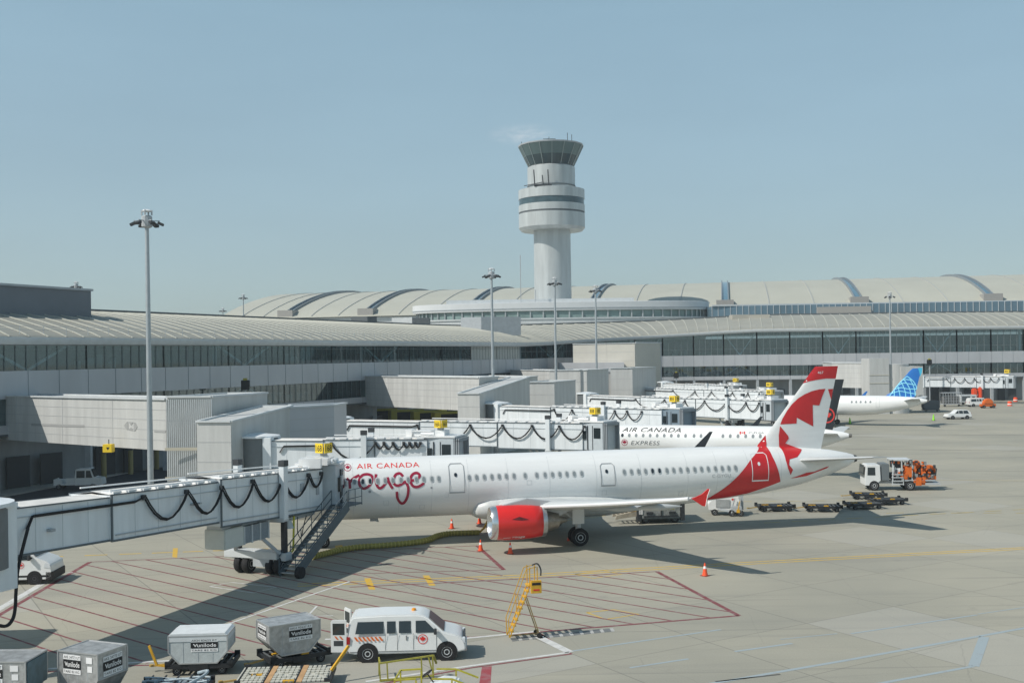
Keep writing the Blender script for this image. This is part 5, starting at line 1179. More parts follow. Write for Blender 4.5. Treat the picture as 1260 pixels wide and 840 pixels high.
mb = MB(); mb.add([(3.50, -.74, 1.91), (3.50, .74, 1.91), (3.97, .86, 1.33), (3.97, -.86, 1.33)], [(0, 1, 2, 3)]); mb.T = Matrix.Translation((.025, 0, .02)); mb2 = MB(); mb2.add([(3.43, -.70, 1.765), (3.43, .70, 1.765), (4.05, .84, 1.225), (4.05, -.84, 1.225)], [(0, 1, 2, 3)]); mb2.build('windscreen', mat('windscreen_glass', (.02, .028, .032), .3, spec=.2), vb)
for x in (.85, 4.15): arch(vb, x, .44, 1.95)
for x in (.85, 4.15):
    for y in (-.875, .875): wheel(vb, x, y, .37, .25, 'y', LGREY)
lines = MB()
for x in (1.59, 2.09, 2.76, 3.72):
    lines.box(x-.008, x+.008, -.985, -.978, .5, 1.2)
lines.box(.1, 4.0, -.986, -.98, .44, .47); lines.box(2.45, 2.5, -.99, -.975, .9, 1.1); lines.box(2.86, 2.9, -.99, -.975, .95, 1.08); lines.build('door_seam', mat('seam_dark', (.2, .21, .21), .5), vb)
mb = MB(); mb.box(4.72, 4.99, -.85, .85, .36, .56); mb.box(-.08, .05, -.9, .9, .38, .52); mb.build('bumper', mat('chrome_grey', (.42, .43, .44), .3, metal=.7), vb, bevel=.02)
mb = MB(); mb.box(4.80, 4.93, -.94, -.66, .70, .92); mb.build('headlight', mat('lamp_clear', (.65, .68, .70), .12), vb, bevel=.02)
mb = MB(); mb.box(4.80, 4.93, .66, .94, .70, .92); mb.build('headlight', mat('lamp_clear', (.6, .6, .6)), vb, bevel=.02)
mb = MB(); mb.box(4.86, 4.94, -.6, .6, .66, .95); mb.build('grille', DARK, vb)
for s_ in (-1, 1): mb = MB(); mb.box(-.02, .12, s_*.9-.09, s_*.9+.09, .78, 1.08); mb.build('tail_light', mat('lamp_red', (.38, .02, .02), .25), vb, bevel=.01)
for s_ in (-1, 1): mb = MB(); mb.box(3.62, 3.74, s_*1.09-.11, s_*1.09+.09, 1.15, 1.38); mb.bar((3.68, s_*.95, 1.22), (3.68, s_*1.05, 1.25), .05); mb.build('door_mirror', DARK, vb, bevel=.02)
mb = MB(); mb.lathe([(.1, 1.92), (.09, 2.0), (.05, 2.02)], (2.75, 0, 0), 12); mb.build('beacon', mat('beacon_amber', (.75, .30, .02), .3), vb, smooth=True)
flat_mesh([[(.28+.17*k, 1.08), (.37+.17*k, 1.08), (.49+.17*k, .90), (.40+.17*k, .90)] for k in range(7)], 'orange_stripe', ORG, vb, lambda u, v: Vector((u, -.985, v)))
leafmark(vb, 3.15, -.986, .93, .19)
for q, hx, ang_, nm in ((-1, -.93, R(176), 'rear_door'), (1, .93, R(120), 'rear_door')):
    rdm = Matrix.Translation((-.02, hx, 0)) @ Matrix.Rotation(ang_, 4, 'Z')
    mb = MB(); mb.T = rdm; mb.prismxz([(0, .45), (.66, .45), (.66, 1.72), (.6, 1.8), (0, 1.8)], -.03, .03); dr_ = mb.build(nm, VW, vb, bevel=.01)
    for o_ in (-.035, .035):
        mb = MB(); mb.T = rdm; mb.poly([(.08, o_, 1.18), (.58, o_, 1.18), (.58, o_, 1.66), (.08, o_, 1.66)]); mb.build('door_glass', CARG, dr_, fix=False)
        mb = MB(); mb.T = rdm; mb.poly([(.14, o_, .72), (.54, o_, .72), (.54, o_, .94), (.14, o_, .94)]); mb.build('recess', DARK, dr_, fix=False)
        mb = MB(); mb.T = rdm
        for k in range(2): mb.add([(.12+.2*k, o_*1.02, 0.98), (.2+.2*k, o_*1.02, 0.98), (.38+.2*k-.06, o_*1.02, 1.13), (.3+.2*k-.06, o_*1.02, 1.13)], [(0, 1, 2, 3)])
        mb.build('orange_stripe', ORG, dr_, fix=False)
# ---- cargo van bottom left
g_ = G(40.5, 719.5)
tv = thing('cargo_van', 'white cargo van with black bumper parked under the jet bridge at the left edge', 'van', (g_.x-4.1, g_.y+.9, 0), R(3))
TP = [(0, .4), (0, 1.3), (.1, 2.3), (.35, 2.42), (3.0, 2.42), (3.45, 2.25), (4.15, 1.55), (4.75, 1.32), (5.0, 1.12), (5.08, .75), (5.06, .4), (4.7, .28), (.3, .28)]
tb_ = carbody(tv, TP, 2.0, 1.45, 2.42, .2, VW)
sidewin(tb_, [[(3.0, 1.42), (3.85, 1.42), (4.0, 1.52), (3.42, 2.05), (3.0, 2.12)], [(.5, 1.5), (2.8, 1.5), (2.8, 2.1), (.5, 2.1)]], 2.0, 1.45, 2.42, .2)
mb = MB(); mb.add([(3.5, -.75, 2.235), (3.5, .75, 2.235), (4.17, .9, 1.58), (4.17, -.9, 1.58)], [(0, 1, 2, 3)]); mb.build('windscreen', CARG, tb_)
mb = MB(); mb.box(4.72, 5.14, -1.0, 1.0, .26, .72); mb.box(0, 4.9, -1.012, -.98, .42, .56); mb.build('bumper', BLK, tb_, bevel=.03)
for s_ in (-1, 1): mb = MB(); mb.prismxz([(4.62, .98), (5.02, .92), (4.98, 1.14), (4.7, 1.24)], s_*.99-.03, s_*.99+.03); mb.build('headlight', mat('lamp_clear', (.6, .6, .6)), tb_)
for s_ in (-1, 1): mb = MB(); mb.box(3.78, 3.92, s_*1.12-.12, s_*1.12+.1, 1.42, 1.72); mb.build('door_mirror', DARK, tb_, bevel=.02)
for x in (.9, 4.1):
    arch(tb_, x, .43, 2.0)
    for y in (-.90, .90): wheel(tb_, x, y, .35, .24, 'y', DARK)
leafmark(tb_, 3.35, -1.012, 1.12, .17)
# ---- service pickup tug in the shade
g_ = G(64, 603)
pk = thing('service_tug', 'small white service pickup with open bed in the shade under the left walkway', 'service vehicle', (g_.x, g_.y+1, 0), R(6))
pb = carbody(pk, [(2.0, .4), (2.0, 1.0), (2.1, 2.0), (3.55, 2.05), (3.9, 1.15), (4.6, 1.05), (4.7, .4)], 1.7, 1.1, 2.05, .08, VW)
sidewin(pb, [[(2.2, 1.15), (3.0, 1.15), (3.0, 1.85), (2.2, 1.85)], [(3.12, 1.15), (3.75, 1.15), (3.52, 1.85), (3.12, 1.85)]], 1.7, 1.1, 2.05, .08)
mb = MB(); mb.box(0, 2.0, -.85, .85, .45, .6); mb.box(0, .8, -.85, -.8, .6, 1.05); mb.box(0, .06, -.85, .85, .6, 1.05); mb.box(1.2, 2, -.85, -.8, .6, 1.15); mb.box(0, 2, .8, .85, .6, .95); mb.build('bed', VW, pk)
mb = MB(); mb.box(2.01, 2.05, -.7, .7, 1.2, 1.85); mb.build('rear_window', CARG, pb)
mb = MB(); mb.add([(3.59, -.7, 1.99), (3.59, .7, 1.99), (3.91, .78, 1.2), (3.91, -.78, 1.2)], [(0, 1, 2, 3)]); mb.build('windscreen', CARG, pb)
for x in (.5, 3.8):
    for y in (-.75, .75): wheel(pk, x, y, .3, .2, 'y', GREYP)
# ---- far SUV
def suv(name, label, loc, rz, prof, wins, L_, W_=1.85, H_=1.7, belt=1.0, cat='car', m=None):
    v = thing(name, label, cat, loc, rz)
    b_ = carbody(v, prof, W_, belt, H_, .18, m or VW, bevel=.05)
    sidewin(b_, wins, W_, belt, H_, .18)
    for x in (.85, L_-.9):
        arch(b_, x, .38, W_)
        for y in (-W_/2+.085, W_/2-.085): wheel(b_, x, y, .34, .22, 'y')
    mb = MB()
    for s_ in (-1, 1): mb.box(-.02, .05, s_*(W_/2-.2)-.12, s_*(W_/2-.2)+.12, .85, 1.1)
    mb.build('tail_light', mat('lamp_red', (.38, .02, .02)), b_)
    mb = MB(); mb.box(-.03, L_+.03, -W_/2+.04, W_/2-.04, .26, .42); mb.build('sill', DARK, b_)
    return v, b_
g_ = G(1199, 515.5)
sv, sb = suv('parked_car', 'small white suv standing alone on the far apron below the right jet bridge', (g_.x-.4, g_.y+1.2, 0), R(183), [(0, .35), (0, .9), (.12, 1.2), (.5, 1.6), (.8, 1.68), (2.5, 1.68), (3.25, 1.05), (4.2, .92), (4.4, .7), (4.42, .35)],
    [[(.5, 1.05), (1.5, 1.05), (1.5, 1.55), (.75, 1.55)], [(1.6, 1.05), (2.3, 1.05), (2.3, 1.55), (1.6, 1.55)], [(2.4, 1.05), (3.05, 1.05), (2.55, 1.53), (2.4, 1.55)]], 4.4)
mb = MB(); mb.add([(.1, -.7, 1.22), (.1, .7, 1.22), (.46, .68, 1.6), (.46, -.68, 1.6)], [(0, 1, 2, 3)]); mb.T = None; mb.build('rear_window', CARG, sb)
g_ = G(1193, 500.5)
fv, fb = suv('passenger_van', 'white passenger van by the wheels of the far right jet bridge', (g_.x, g_.y+1, 0), R(2), VP, [[(.34, 1.2), (1.52, 1.2), (1.52, 1.68), (.44, 1.68)], [(1.66, 1.2), (2.02, 1.2), (2.02, 1.68), (1.66, 1.68)], [(2.16, 1.2), (2.66, 1.2), (2.66, 1.68), (2.16, 1.68)], [(2.86, 1.2), (3.66, 1.2), (3.28, 1.68), (2.86, 1.68)]], 4.95, 1.95, 1.93, 1.12, 'van')
g_ = G(1206, 502)
ot = thing('orange_tug', 'round topped orange machine in front of the far white van', 'tug', (g_.x, g_.y, 0), 0)
mb = MB(); mb.loft([[(x, y*.8, z) for x, y in ((0, -.6), (3.2, -.6), (3.2, .6), (0, .6))] for z in (.35, .9)]); mb.build('chassis', ORG, ot, bevel=.08)
mb = MB(); mb.prismxz([(.5, .9), (.7, 1.5), (1.3, 2.0), (2.0, 2.05), (2.5, 1.5), (2.7, .9)], -.6, .6); mb.build('hood', ORG, ot, bevel=.12)
for x in (.6, 2.6):
    for y in (-.6, .6): wheel(ot, x, y, .33, .25, 'y')
# ---- hydrant dispenser truck
g_ = G(1063, 603)
ht = thing('hydrant_truck', 'fuel hydrant truck with white cab and orange hose reels on its open deck', 'truck', (g_.x, g_.y+.8, 0), R(-6))
HT = carbody(ht, [(.15, .45), (.13, 1.1), (.24, 2.2), (.4, 2.32), (1.5, 2.32), (1.55, .9), (1.35, .75), (1.25, .45)], 2.1, 1.2, 2.32, .06, VW, 'cab')
sidewin(HT, [[(.36, 1.4), (1.05, 1.4), (1.05, 2.1), (.40, 2.1)]], 2.1, 1.2, 2.32, .06)
mb = MB(); mb.add([(.0, -.95, 1.3), (.0, .95, 1.3), (.11, .93, 2.3), (.11, -.93, 2.3)], [(0, 1, 2, 3)]); mb.T = None
mb.v = [(x-.02, y, z) for x, y, z in mb.v]; mb.build('windscreen', CARG, HT)
mb = MB(); mb.box(1.62, 2.3, -.95, .95, .9, 2.4); mb.build('rear_cabinet', mat('cabinet_grey', (.15, .17, .18), .5), ht, bevel=.03)
mb = MB(); mb.box(1.2, 6.2, -.45, .45, .6, .85); mb.box(3.6, 6.3, -1.05, 1.05, .85, .98); mb.box(5.4, 6.7, -1.1, 1.0, .55, .7); mb.build('chassis', GREYP, ht)
mb = MB(); mb.box(2.5, 4.3, -.75, .75, .98, 1.5); mb.box(4.3, 6.2, -.7, .8, .98, 1.35); mb.box(4.9, 5.4, -.3, .7, 1.35, 2.2); mb.box(5.5, 6.3, .1, .9, 1.3, 2.1); mb.build('pump_block', mat('pump_dark', (.09, .095, .10), .6, noise=.5, scale=4), ht, bevel=.03)
mb = MB()
for z in (.55, .85, 1.15, 1.42): mb.box(2.55, 3.45, -1.15, -.6, z, z+.06)
mb.bar((2.5, -1.12, .5), (2.7, -1.0, 2.3), .06); mb.bar((3.5, -1.12, .5), (3.4, -1.0, 2.3), .06)
for x in (2.6, 3.4, 4.3):
    for y in (-.95, .9): mb.bar((x, y, .9), (x, y, 2.75), .08)
mb.bar((2.6, -.95, 2.75), (4.3, -.95, 2.75), .12); mb.bar((2.6, .9, 2.75), (4.3, .9, 2.75), .12); mb.box(2.5, 4.2, -.9, .85, 2.7, 2.82); mb.build('ladder_frame', LGREY, ht)
mb = MB(); mb.box(2.75, 3.3, -.9, -.2, 1.5, 2.0); mb.build('control_panel', WHITE, ht); mb = MB(); mb.box(2.7, 3.4, -.6, .6, 2.0, 2.6); mb.build('meter_housing', DARK, ht)
mb = MB(); mb.box(3.7, 4.3, -1.0, .4, 1.2, 2.15); mb.cyl((4.45, -.7, 1.0), (4.45, -.7, 2.6), .15, n=10); mb.cyl((4.9, -.2, 1.0), (4.9, -.2, 2.4), .13, n=10); mb.box(4.6, 5.1, -1.12, -.85, .45, 1.2); mb.box(5.15, 5.5, -1.0, -.4, .5, 1.7); mb.build('orange_cabinet', ORG, ht, bevel=.03)
random.seed(5)
for nm, mt, cnt in (('valve_cluster', DARK, 46), ('orange_fitting', ORG, 34), ('steel_fitting', MET, 30)):
    mb = MB()
    for _ in range(cnt):
        x, y, z = random.uniform(2.5, 6.3), random.uniform(-1.12, -.72), random.uniform(.9, 2.55 if random.random() < .6 else 1.6); w_, h_ = random.uniform(.06, .28), random.uniform(.08, .35)
        if x > 5.4: z = min(z, 2.0)
        mb.box(x, x+w_, y, y+.2, z, z+h_)
    mb.build(nm, mt, ht)
mb = MB(); [mb.cyl((x, y, .98), (x, y, z), .09, n=8) for x, y, z in ((3.9, -.9, 2.5), (4.15, -.5, 2.7), (4.6, -.9, 2.2), (5.2, -.8, 2.3), (5.45, -.5, 2.0), (3.6, -.2, 2.6))]; mb.box(5.5, 6.4, -.95, -.6, 1.0, 1.3); mb.box(3.5, 3.9, -1.05, -.7, 1.0, 1.5); mb.box(4.4, 5.4, -1.1, -.95, .7, .95); mb.build('pipework', mat('pipe_orange', (.60, .13, .02), .5, noise=.4, scale=5), ht)
for cx, cz, r in ((4.75, 2.3, .32), (5.9, 1.7, .50)):
    mb = MB(); mb.tube([(cx+r*math.cos(2*math.pi*k/20), -.55+(k % 2)*.03, cz+r*math.sin(2*math.pi*k/20)) for k in range(21)], .08, 6); mb.tube([(cx+r*.75*math.cos(2*math.pi*k/20), -.45, cz+r*.75*math.sin(2*math.pi*k/20)) for k in range(21)], .09, 6)
    mb.cyl((cx, -.6, cz), (cx, .5, cz), .16, n=10); mb.build('hose_reel', ORG, ht, smooth=True)
mb = MB(); [mb.bar((6.3, y, .9), (6.45, y, 2.0), .08) for y in (-.9, -.5, .4)]; mb.bar((5.35, -.6, 1.0), (5.35, -.6, 2.6), .04); mb.tube(smoothpts([(5.1, -.9, 1.2), (5.4, -1.0, 1.5), (5.7, -.9, 1.1), (6.1, -1.0, 1.3)], 5), .09, 6); mb.tube(smoothpts([(4.5, -1.0, 1.3), (4.8, -1.05, .9), (5.0, -1, 1.4)], 5), .08, 6); mb.build('hose_gear', DARK, ht)
for x in (.95, 4.1):
    for y in (-.92, .92): wheel(ht, x, y, .46, .3, 'y', LGREY)
# ---- container loader behind the wing
g_ = G(790, 646)
ld = thing('cargo_loader', 'grey container loader with hatched front plate parked under the aircraft belly', 'cargo loader', (g_.x, g_.y+.6, 0), R(4))
mb = MB(); mb.box(0, 3.0, 0, 3.2, .35, 1.45); lb_ = mb.build('body', mat('loader_grey', (.20, .22, .22), .5, noise=.25, scale=3), ld, bevel=.03)
mb = MB(); mb.box(.05, 2.95, -.06, 0, .45, 1.38); mb.build('front_plate', mat('loader_plate', (.33, .35, .34), .5, noise=.45, scale=4), lb_); mb = MB(); mb.box(-.3, -.02, -.1, .5, .2, 1.7); mb.box(3.0, 3.3, -.1, .6, .2, 1.7); mb.box(.2, 2.8, -.12, -.05, .5, .62); mb.box(.4, .9, -.14, -.06, .7, .9); mb.box(2.1, 2.6, -.14, -.06, .7, .9); mb.bar((1.5, -.1, .5), (1.5, -.1, 1.4), .06); mb.build('lift_frame', DARK, lb_)
mb = MB(); [mb.poly([(.45+k*.19, -.07, 1.28), (.53+k*.19, -.07, 1.28), (.6+k*.19, -.07, 1.03), (.52+k*.19, -.07, 1.03)]) for k in range(11)]; mb.build('hazard_stripe', YELG, lb_, fix=False)
mb = MB(); mb.box(-.15, 3.15, 0, 3.4, 1.7, 1.85); [mb.cyl((x, 0, 1.9), (x, 3.3, 1.9), .05, n=6) for x in (.3, .8, 1.3, 1.8, 2.3, 2.8)]; mb.bar((.3, .2, .9), (2.7, .2, 1.5), .1); mb.bar((2.7, .2, .9), (.3, .2, 1.5), .1); mb.box(-.25, -.1, 0, 3.3, 1.8, 2.1); mb.box(3.1, 3.25, 0, 3.3, 1.8, 2.1); mb.build('platform', DARK, ld)
mb = MB(); mb.prismxz([(-1.9, .35), (-1.8, .65), (0, 1.0), (0, .6)], .2, .4); mb.prismxz([(-1.9, .35), (-1.8, .65), (0, 1.0), (0, .6)], 1.6, 1.8); [mb.bar((-1.7+.3*k, .3, .62+.06*k), (-1.7+.3*k, 1.7, .62+.06*k), .07) for k in range(6)]; mb.build('conveyor', mat('rust_cream', (.42, .38, .30), .7, noise=.3), ld)
mb = MB(); mb.box(-.75, -.1, .2, 1.0, .9, 1.65); mb.build('operator_seat', YEL, ld, bevel=.03); mb = MB(); mb.box(-.2, .15, -.1, .5, .7, 1.75); mb.build('console', WHITE, ld, bevel=.03)
mb = MB(); mb.bar((3.25, .1, .4), (3.25, .1, 2.0), .08); mb.box(2.7, 3.3, 0, .5, 1.65, 2.0); mb.build('signal_post', mat('lime_yellow', (.62, .60, .04)), ld)
for x in (.4, 2.6):
    for y in (.25, 2.9): wheel(ld, x, y, .3, .22, 'y')
# ---- tractor and belt unit with a leaf
g_ = G(874, 634)
bt = thing('belt_tractor', 'white baggage tractor with a red leaf, standing behind the wing tip', 'tractor', (g_.x, g_.y+.8, 0), R(-8))
bb = carbody(bt, [(0, .4), (-.05, .9), (.3, 1.25), (1.5, 1.45), (2.3, 1.5), (2.5, .9), (2.5, .4)], 1.5, .9, 1.5, .05, VW)
leafmark(bb, 1.85, -.765, 1.25, .16, ring=False)
mb = MB(); mb.box(.55, 1.6, -.8, -.745, .65, 1.25); mb.build('side_panel', mat('panel_mid', (.36, .38, .38), .6, noise=.2), bb)
mb = MB(); mb.bar((.7, -.85, .55), (1.8, -1.2, .35), .14); mb.bar((1.7, -1.0, .4), (2.0, -.9, 1.35), .08); mb.bar((2.4, -.8, .4), (2.4, -.8, 1.9), .09); mb.bar((2.6, -.2, .4), (2.6, -.2, 1.6), .18); mb.box(1.7, 2.5, -1.25, -.8, .35, .75); mb.build('tow_frame', GREYP, bt)
mb = MB(); mb.bar((2.2, -1.25, .4), (2.35, -1.2, 1.2), .07); mb.box(2.1, 2.35, -1.3, -1.1, .3, .55); mb.build('yellow_handle', YEL, bt)
for x, y in ((.45, -.65), (.45, .65), (2.4, -1.15), (1.75, -1.15), (2.2, .6)): wheel(bt, x, y, .26, .2, 'y')
# ---- empty dollies
def dolly_parts(root, L_=2.9, W_=1.6, tow=True, z=.42):
    mb = MB(); mb.box(0, L_, -W_/2, -W_/2+.1, z-.12, z+.05); mb.box(0, L_, W_/2-.1, W_/2, z-.12, z+.05); mb.box(0, .1, -W_/2, W_/2, z-.12, z+.05); mb.box(L_-.1, L_, -W_/2, W_/2, z-.12, z+.05); mb.box(.2, L_-.2, -.2, .2, z-.2, z-.05)
    mb.box(L_*.36, L_*.64, -W_/2-.03, W_/2+.03, z-.2, z+.04)
    for c in (0, L_-.22):
        for y in (-W_/2, W_/2-.12): mb.box(c, c+.22, y, y+.12, z, z+.17)
    f_ = mb.build('frame', mat('dolly_black', (.02, .022, .025), .6, noise=.3, scale=5), root)
    mb = MB(); n = 9
    for k in range(n): x = .25+(L_-.5)*k/(n-1); mb.cyl((x, -W_/2+.12, z), (x, W_/2-.12, z), .045, n=6)
    mb.build('roller', mat('roller_steel', (.13, .14, .145), .45, metal=.4), root)
    for x in (.45, L_-.45):
        for y in (-W_/2+.2, W_/2-.2): wheel(root, x, y, .19, .13, 'y', GREYP)
    mb = MB(); mb.box(.35, .9, -.1, .04, z+.05, z+.1); mb.box(L_*.5, L_*.62, -W_/2+.05, -W_/2+.2, z+.05, z+.12); mb.build('lock_lever', YEL, root)
    if tow: mb = MB(); mb.bar((0, 0, z-.1), (-.7, .0, z-.18), .07); mb.cyl((-.75, 0, z-.2), (-.75, 0, z-.12), .09, n=8); mb.build('tow_bar', mat('tow_orange', (.42, .28, .08), .6), root)
dl = thing('container_dolly', 'leftmost empty black dolly of the row behind the tail, next to the white tractor', 'dolly', tuple(G(934, 630)+Vector((0, .7, 0))), R(3), 'empty container dollies')
dolly_parts(dl)
for lab, px, py, rz in (('second empty black dolly from the left in the row under the tail', 992, 630, -6), ('third empty dolly from the left, touching the fin shadow', 1045, 627.5, 8), ('empty dolly nearest to the fuel hydrant truck, furthest back', 1050, 614.5, -8), ('empty dolly with a yellow rail at the right end of the group', 1074, 622, 5)):
    clone(dl, tuple(G(px, py)+Vector((0, .7, 0))), R(rz), lab)
# ---- containers with their dollies at the bottom left
def uld(label, near, yaw, w, d, h, z0, cut, m, logo=True, faces=('f', 'r'), both=False, tag1='AKE 34773 UT', tag2='TARE 82 KG', white=True, topflap=False):
    """near: world xy of the near right-hand top corner; front face runs from it to the left"""
    c, s_ = math.cos(yaw), math.sin(yaw)
    r = thing('air_cargo_container', label, 'cargo container', (near[0], near[1], 0), yaw, 'air cargo containers on dollies')
    hc = h*.42
    prof = [(-w+(cut if both else 0), z0), (-cut, z0), (0, z0+hc), (0, z0+h), (-w, z0+h), (-w, z0+hc)]
    if not both: prof = [(-w, z0), (-cut, z0), (0, z0+hc), (0, z0+h), (-w, z0+h)]
    mb = MB(); mb.prismxz(prof, 0, d); b_ = mb.build('shell', m, r, bevel=.012)
    mb = MB()
    pts = [(p[0], -.004, p[1]) for p in prof]
    for i in range(len(pts)): mb.bar(pts[i], pts[(i+1) % len(pts)], .05, .05)
    for x in (0, -w): mb.bar((x, 0, z0+h), (x, d, z0+h), .05)
    for i in range(len(pts)): mb.bar((pts[i][0], d, pts[i][2]), (pts[(i+1) % len(pts)][0], d, pts[(i+1) % len(pts)][2]), .05, .05)
    mb.bar((0, 0, z0+hc), (0, d, z0+hc), .045); mb.bar((-cut, 0, z0), (-cut, d, z0), .05)
    mb.build('edge_frame', mat('edge_alu', (.50, .51, .51), .4, metal=.5) if white is not None else DARK, r)
    mb = MB()
    n = 9
    for k in range(1, n): mb.cyl((-w+w*k/n, -.012, z0+h-.04), (-w+w*k/n, .0, z0+h-.04), .012, n=6)
    for k in range(1, 4): mb.box(-w*k/4-.008, -w*k/4+.008, -.008, 0, z0+.05, z0+h-.05)
    mb.build('rivet_seam', GREYP, b_)
    def plate(mp, u0, u1, v0, v1, k=1.0):
        H_ = v1-v0
        def rect(a, b, c_, e, nm, mt, o): return flat_mesh([[(a, c_), (b, c_), (b, e), (a, e)]], nm, mt, b_, lambda u, v: mp(u, v, o))
        rect(u0, u1, v0+H_*.28, v0+H_*.72, 'logo_plate', BLK, .008)
        text('unilode', u0+(u1-u0)*.24, u1-(u1-u0)*.06, v0+H_*.37, v0+H_*.65, 'lettering', WPR, b_, lambda u, v: mp(u, v, .012), offs=.012)
        flat_mesh([[(u0+(u1-u0)*.08, v0+H_*.62), (u0+(u1-u0)*.13, v0+H_*.62), (u0+(u1-u0)*.16, v0+H_*.48), (u0+(u1-u0)*.22, v0+H_*.62), (u0+(u1-u0)*.25, v0+H_*.62), (u0+(u1-u0)*.17, v0+H_*.38)]], 'logo_mark', WPR, b_, lambda u, v: mp(u, v, .012))
        rect(u0, u1, v0+H_*.75, v1, 'number_plate', WPR, .008); text(tag1, u0+.03, u1-.03, v0+H_*.80, v0+H_*.94, 'lettering', BLK, b_, lambda u, v: mp(u, v, .012))
        rect(u0, u1, v0, v0+H_*.25, 'number_plate', WPR, .008); text(tag2, u0+.03, u1-.06, v0+H_*.06, v0+H_*.19, 'lettering', BLK, b_, lambda u, v: mp(u, v, .012))
    fr = lambda u, v, o: Vector((u, -.01-o, v)); rt = lambda u, v, o: Vector((.01+o, u, v)); lf = lambda u, v, o: Vector((-w-.01-o, -u, v))
    if 'f' in faces: plate(fr, -w*.86, -w*.42, z0+h*.50, z0+h*.94)
    if 'F' in faces: plate(fr, -w*.62, -w*.16, z0+h*.42, z0+h*.9)
    if 'r' in faces: plate(rt, d*.18, d*.82, z0+h*.45, z0+h*.9)
    if 'l' in faces: plate(lf, -d*.85, -d*.25, z0+h*.5, z0+h*.93)
    if 'f' in faces: flat_mesh([[(-w*.28, z0+h*.78), (-w*.13, z0+h*.78), (-w*.13, z0+h*.92), (-w*.28, z0+h*.92)], [(-w*.25, z0+h*.58), (-w*.13, z0+h*.58), (-w*.13, z0+h*.72), (-w*.25, z0+h*.72)]], 'placard', WPR, b_, lambda u, v: fr(u, v, .008))
    if topflap: mb = MB(); mb.prismxz([(-w-.01, z0+h*.80), (0.01, z0+h*.80), (.0, z0+h+.02), (-.1, z0+h+.1), (-w+.1, z0+h+.1), (-w, z0+h+.02)], -.02, d+.02); mb.build('cover_flap', mat('fabric_white', (.62, .65, .66), .75, noise=.1), r)
    return r
FABR = mat('fabric_side', (.50, .54, .54), .8, noise=.15, scale=4, bump=.6)
ALUD = mat('aluminium_teal', (.10, .17, .20), .5, noise=.3)
B2 = (-15.2, 39.8)
uld('silver container showing white number plates on two faces, at the bottom left', B2, R(-22), 1.85, 1.53, 1.6, .5, .45, ALU, faces=('f', 'r'), tag1='AKE 34773 UT')
uld('silver container cut off by the left edge of the picture, dark side towards the middle', (-17.55, 39.2), R(-3), 2.0, 1.6, 1.55, .5, .4, ALU, faces=('f',), tag1='AKE 78629 UT', tag2='TARE 58 KG')
mb = MB(); mb.box(.02, .06, .05, 1.5, 1.0, 2.0)
_o = [x for x in C.objects if x.get('label', '').startswith('silver container cut')][0]; mb.build('side_curtain', ALUD, _o)
u3 = P(282, 780, 44.6)
uld('white fabric sided container with chopped lower corners, on the dolly with the upright yellow bar', (u3.x, 44.3), R(3), 2.35, 1.5, 1.1, .52, .42, FABR, faces=('F',), both=True, tag1='AKH 83622 RT', topflap=True)
uld('silver container with narrow base on the dolly beside the open van door', (-8.18, 45.8), R(33), 2.2, 1.5, 1.25, .6, .5, ALU, faces=('F', 'l'), both=True, tag1='AKH 92637 RT')
for lab, x, y, rz, ph in (('dolly carrying the white fabric sided container', u3.x-2.55, 45.0, 3, 1), ('dolly carrying the silver narrow based container beside the van', -10.45, 45.35, 33, 0), ('dolly under the silver two faced container at the bottom left', -17.3, 41.2, -22, 1), ('dolly under the container at the left picture edge', -20.0, 40.1, -3, 0)):
    d_ = thing('container_dolly', lab, 'dolly', (x, y, 0), R(rz), 'loaded container dollies'); dolly_parts(d_, 2.7, 1.65, tow=True)
    if ph: mb = MB(); mb.bar((-.45, -.3, .35), (-.75, -.3, 1.15), .09); mb.bar((-.1, -.3, .3), (-.45, -.3, .35), .08); mb.build('tow_handle', YEL, d_)
# flat pallet dollies at the bottom edge
pdk = thing('pallet_dolly', 'flat pallet dolly with perforated white deck plates and orange strips at the bottom edge', 'dolly', (-10.75, 42.6, 0), R(3))
dolly_parts(pdk, 3.6, 2.3)
for i in range(3):
    mb = MB(); x0 = .15+i*1.2; mb.box(x0-.03, x0+.88, -1.12, .98, .44, .462)
    for a in range(5):
        for b in range(7):
            if (a+b*2+i) % 9 == 0: continue
            mb.box(x0+a*.18, x0+a*.18+.13, -1.1+b*.31, -1.1+b*.31+.2, .46, .52)
    mb.build('deck_plate', mat('deck_cream', (.55, .54, .47), .6, noise=.25, scale=6), pdk)
mb = MB(); [mb.box(x, x+.2, -1.12, 1.12, .45, .50) for x in (1.12, 2.32)]; mb.build('deck_strip', mat('strip_tan', (.55, .33, .16), .7, noise=.3), pdk)
mb = MB(); mb.box(.0, 3.6, -1.17, -1.13, .2, .46); mb.box(0, .05, -1.15, 1.15, .25, .5); mb.build('deck_edge', mat('deck_cream', (.5, .5, .45)), pdk)
mb = MB(); mb.bar((3.5, .2, .5), (4.15, .6, 1.35), .10); mb.build('tow_handle', YEL, pdk)
pd2 = thing('pallet_dolly', 'flat pallet dolly with a pale bluish deck, half cut by the bottom edge', 'dolly', (-14.3, 41.3, 0), R(2))
dolly_parts(pd2, 2.7, 1.9)
mb = MB(); random.seed(3)
for a in range(12):
    for b in range(6):
        if (a*3+b) % 7: mb.box(.1+a*.21, .1+a*.21+.15, -.85+b*.3, -.85+b*.3+.2, .44, .50+random.uniform(0, .05))
for k in range(5): mb.tube(smoothpts([(0.1+.5*j, -.75+.36*k+random.uniform(-.09, .09), .54+random.uniform(0, .10)) for j in range(6)], 4), .045, 6)
mb.tube(smoothpts([(2.0, -.1, .6), (2.4, .3, .75), (2.5, .6, .85), (2.1, .7, .75)], 5), .06, 7)
mb.build('folded_cover', mat('cover_blue', (.42, .50, .54), .6, noise=.4, scale=6), pd2, smooth=True)
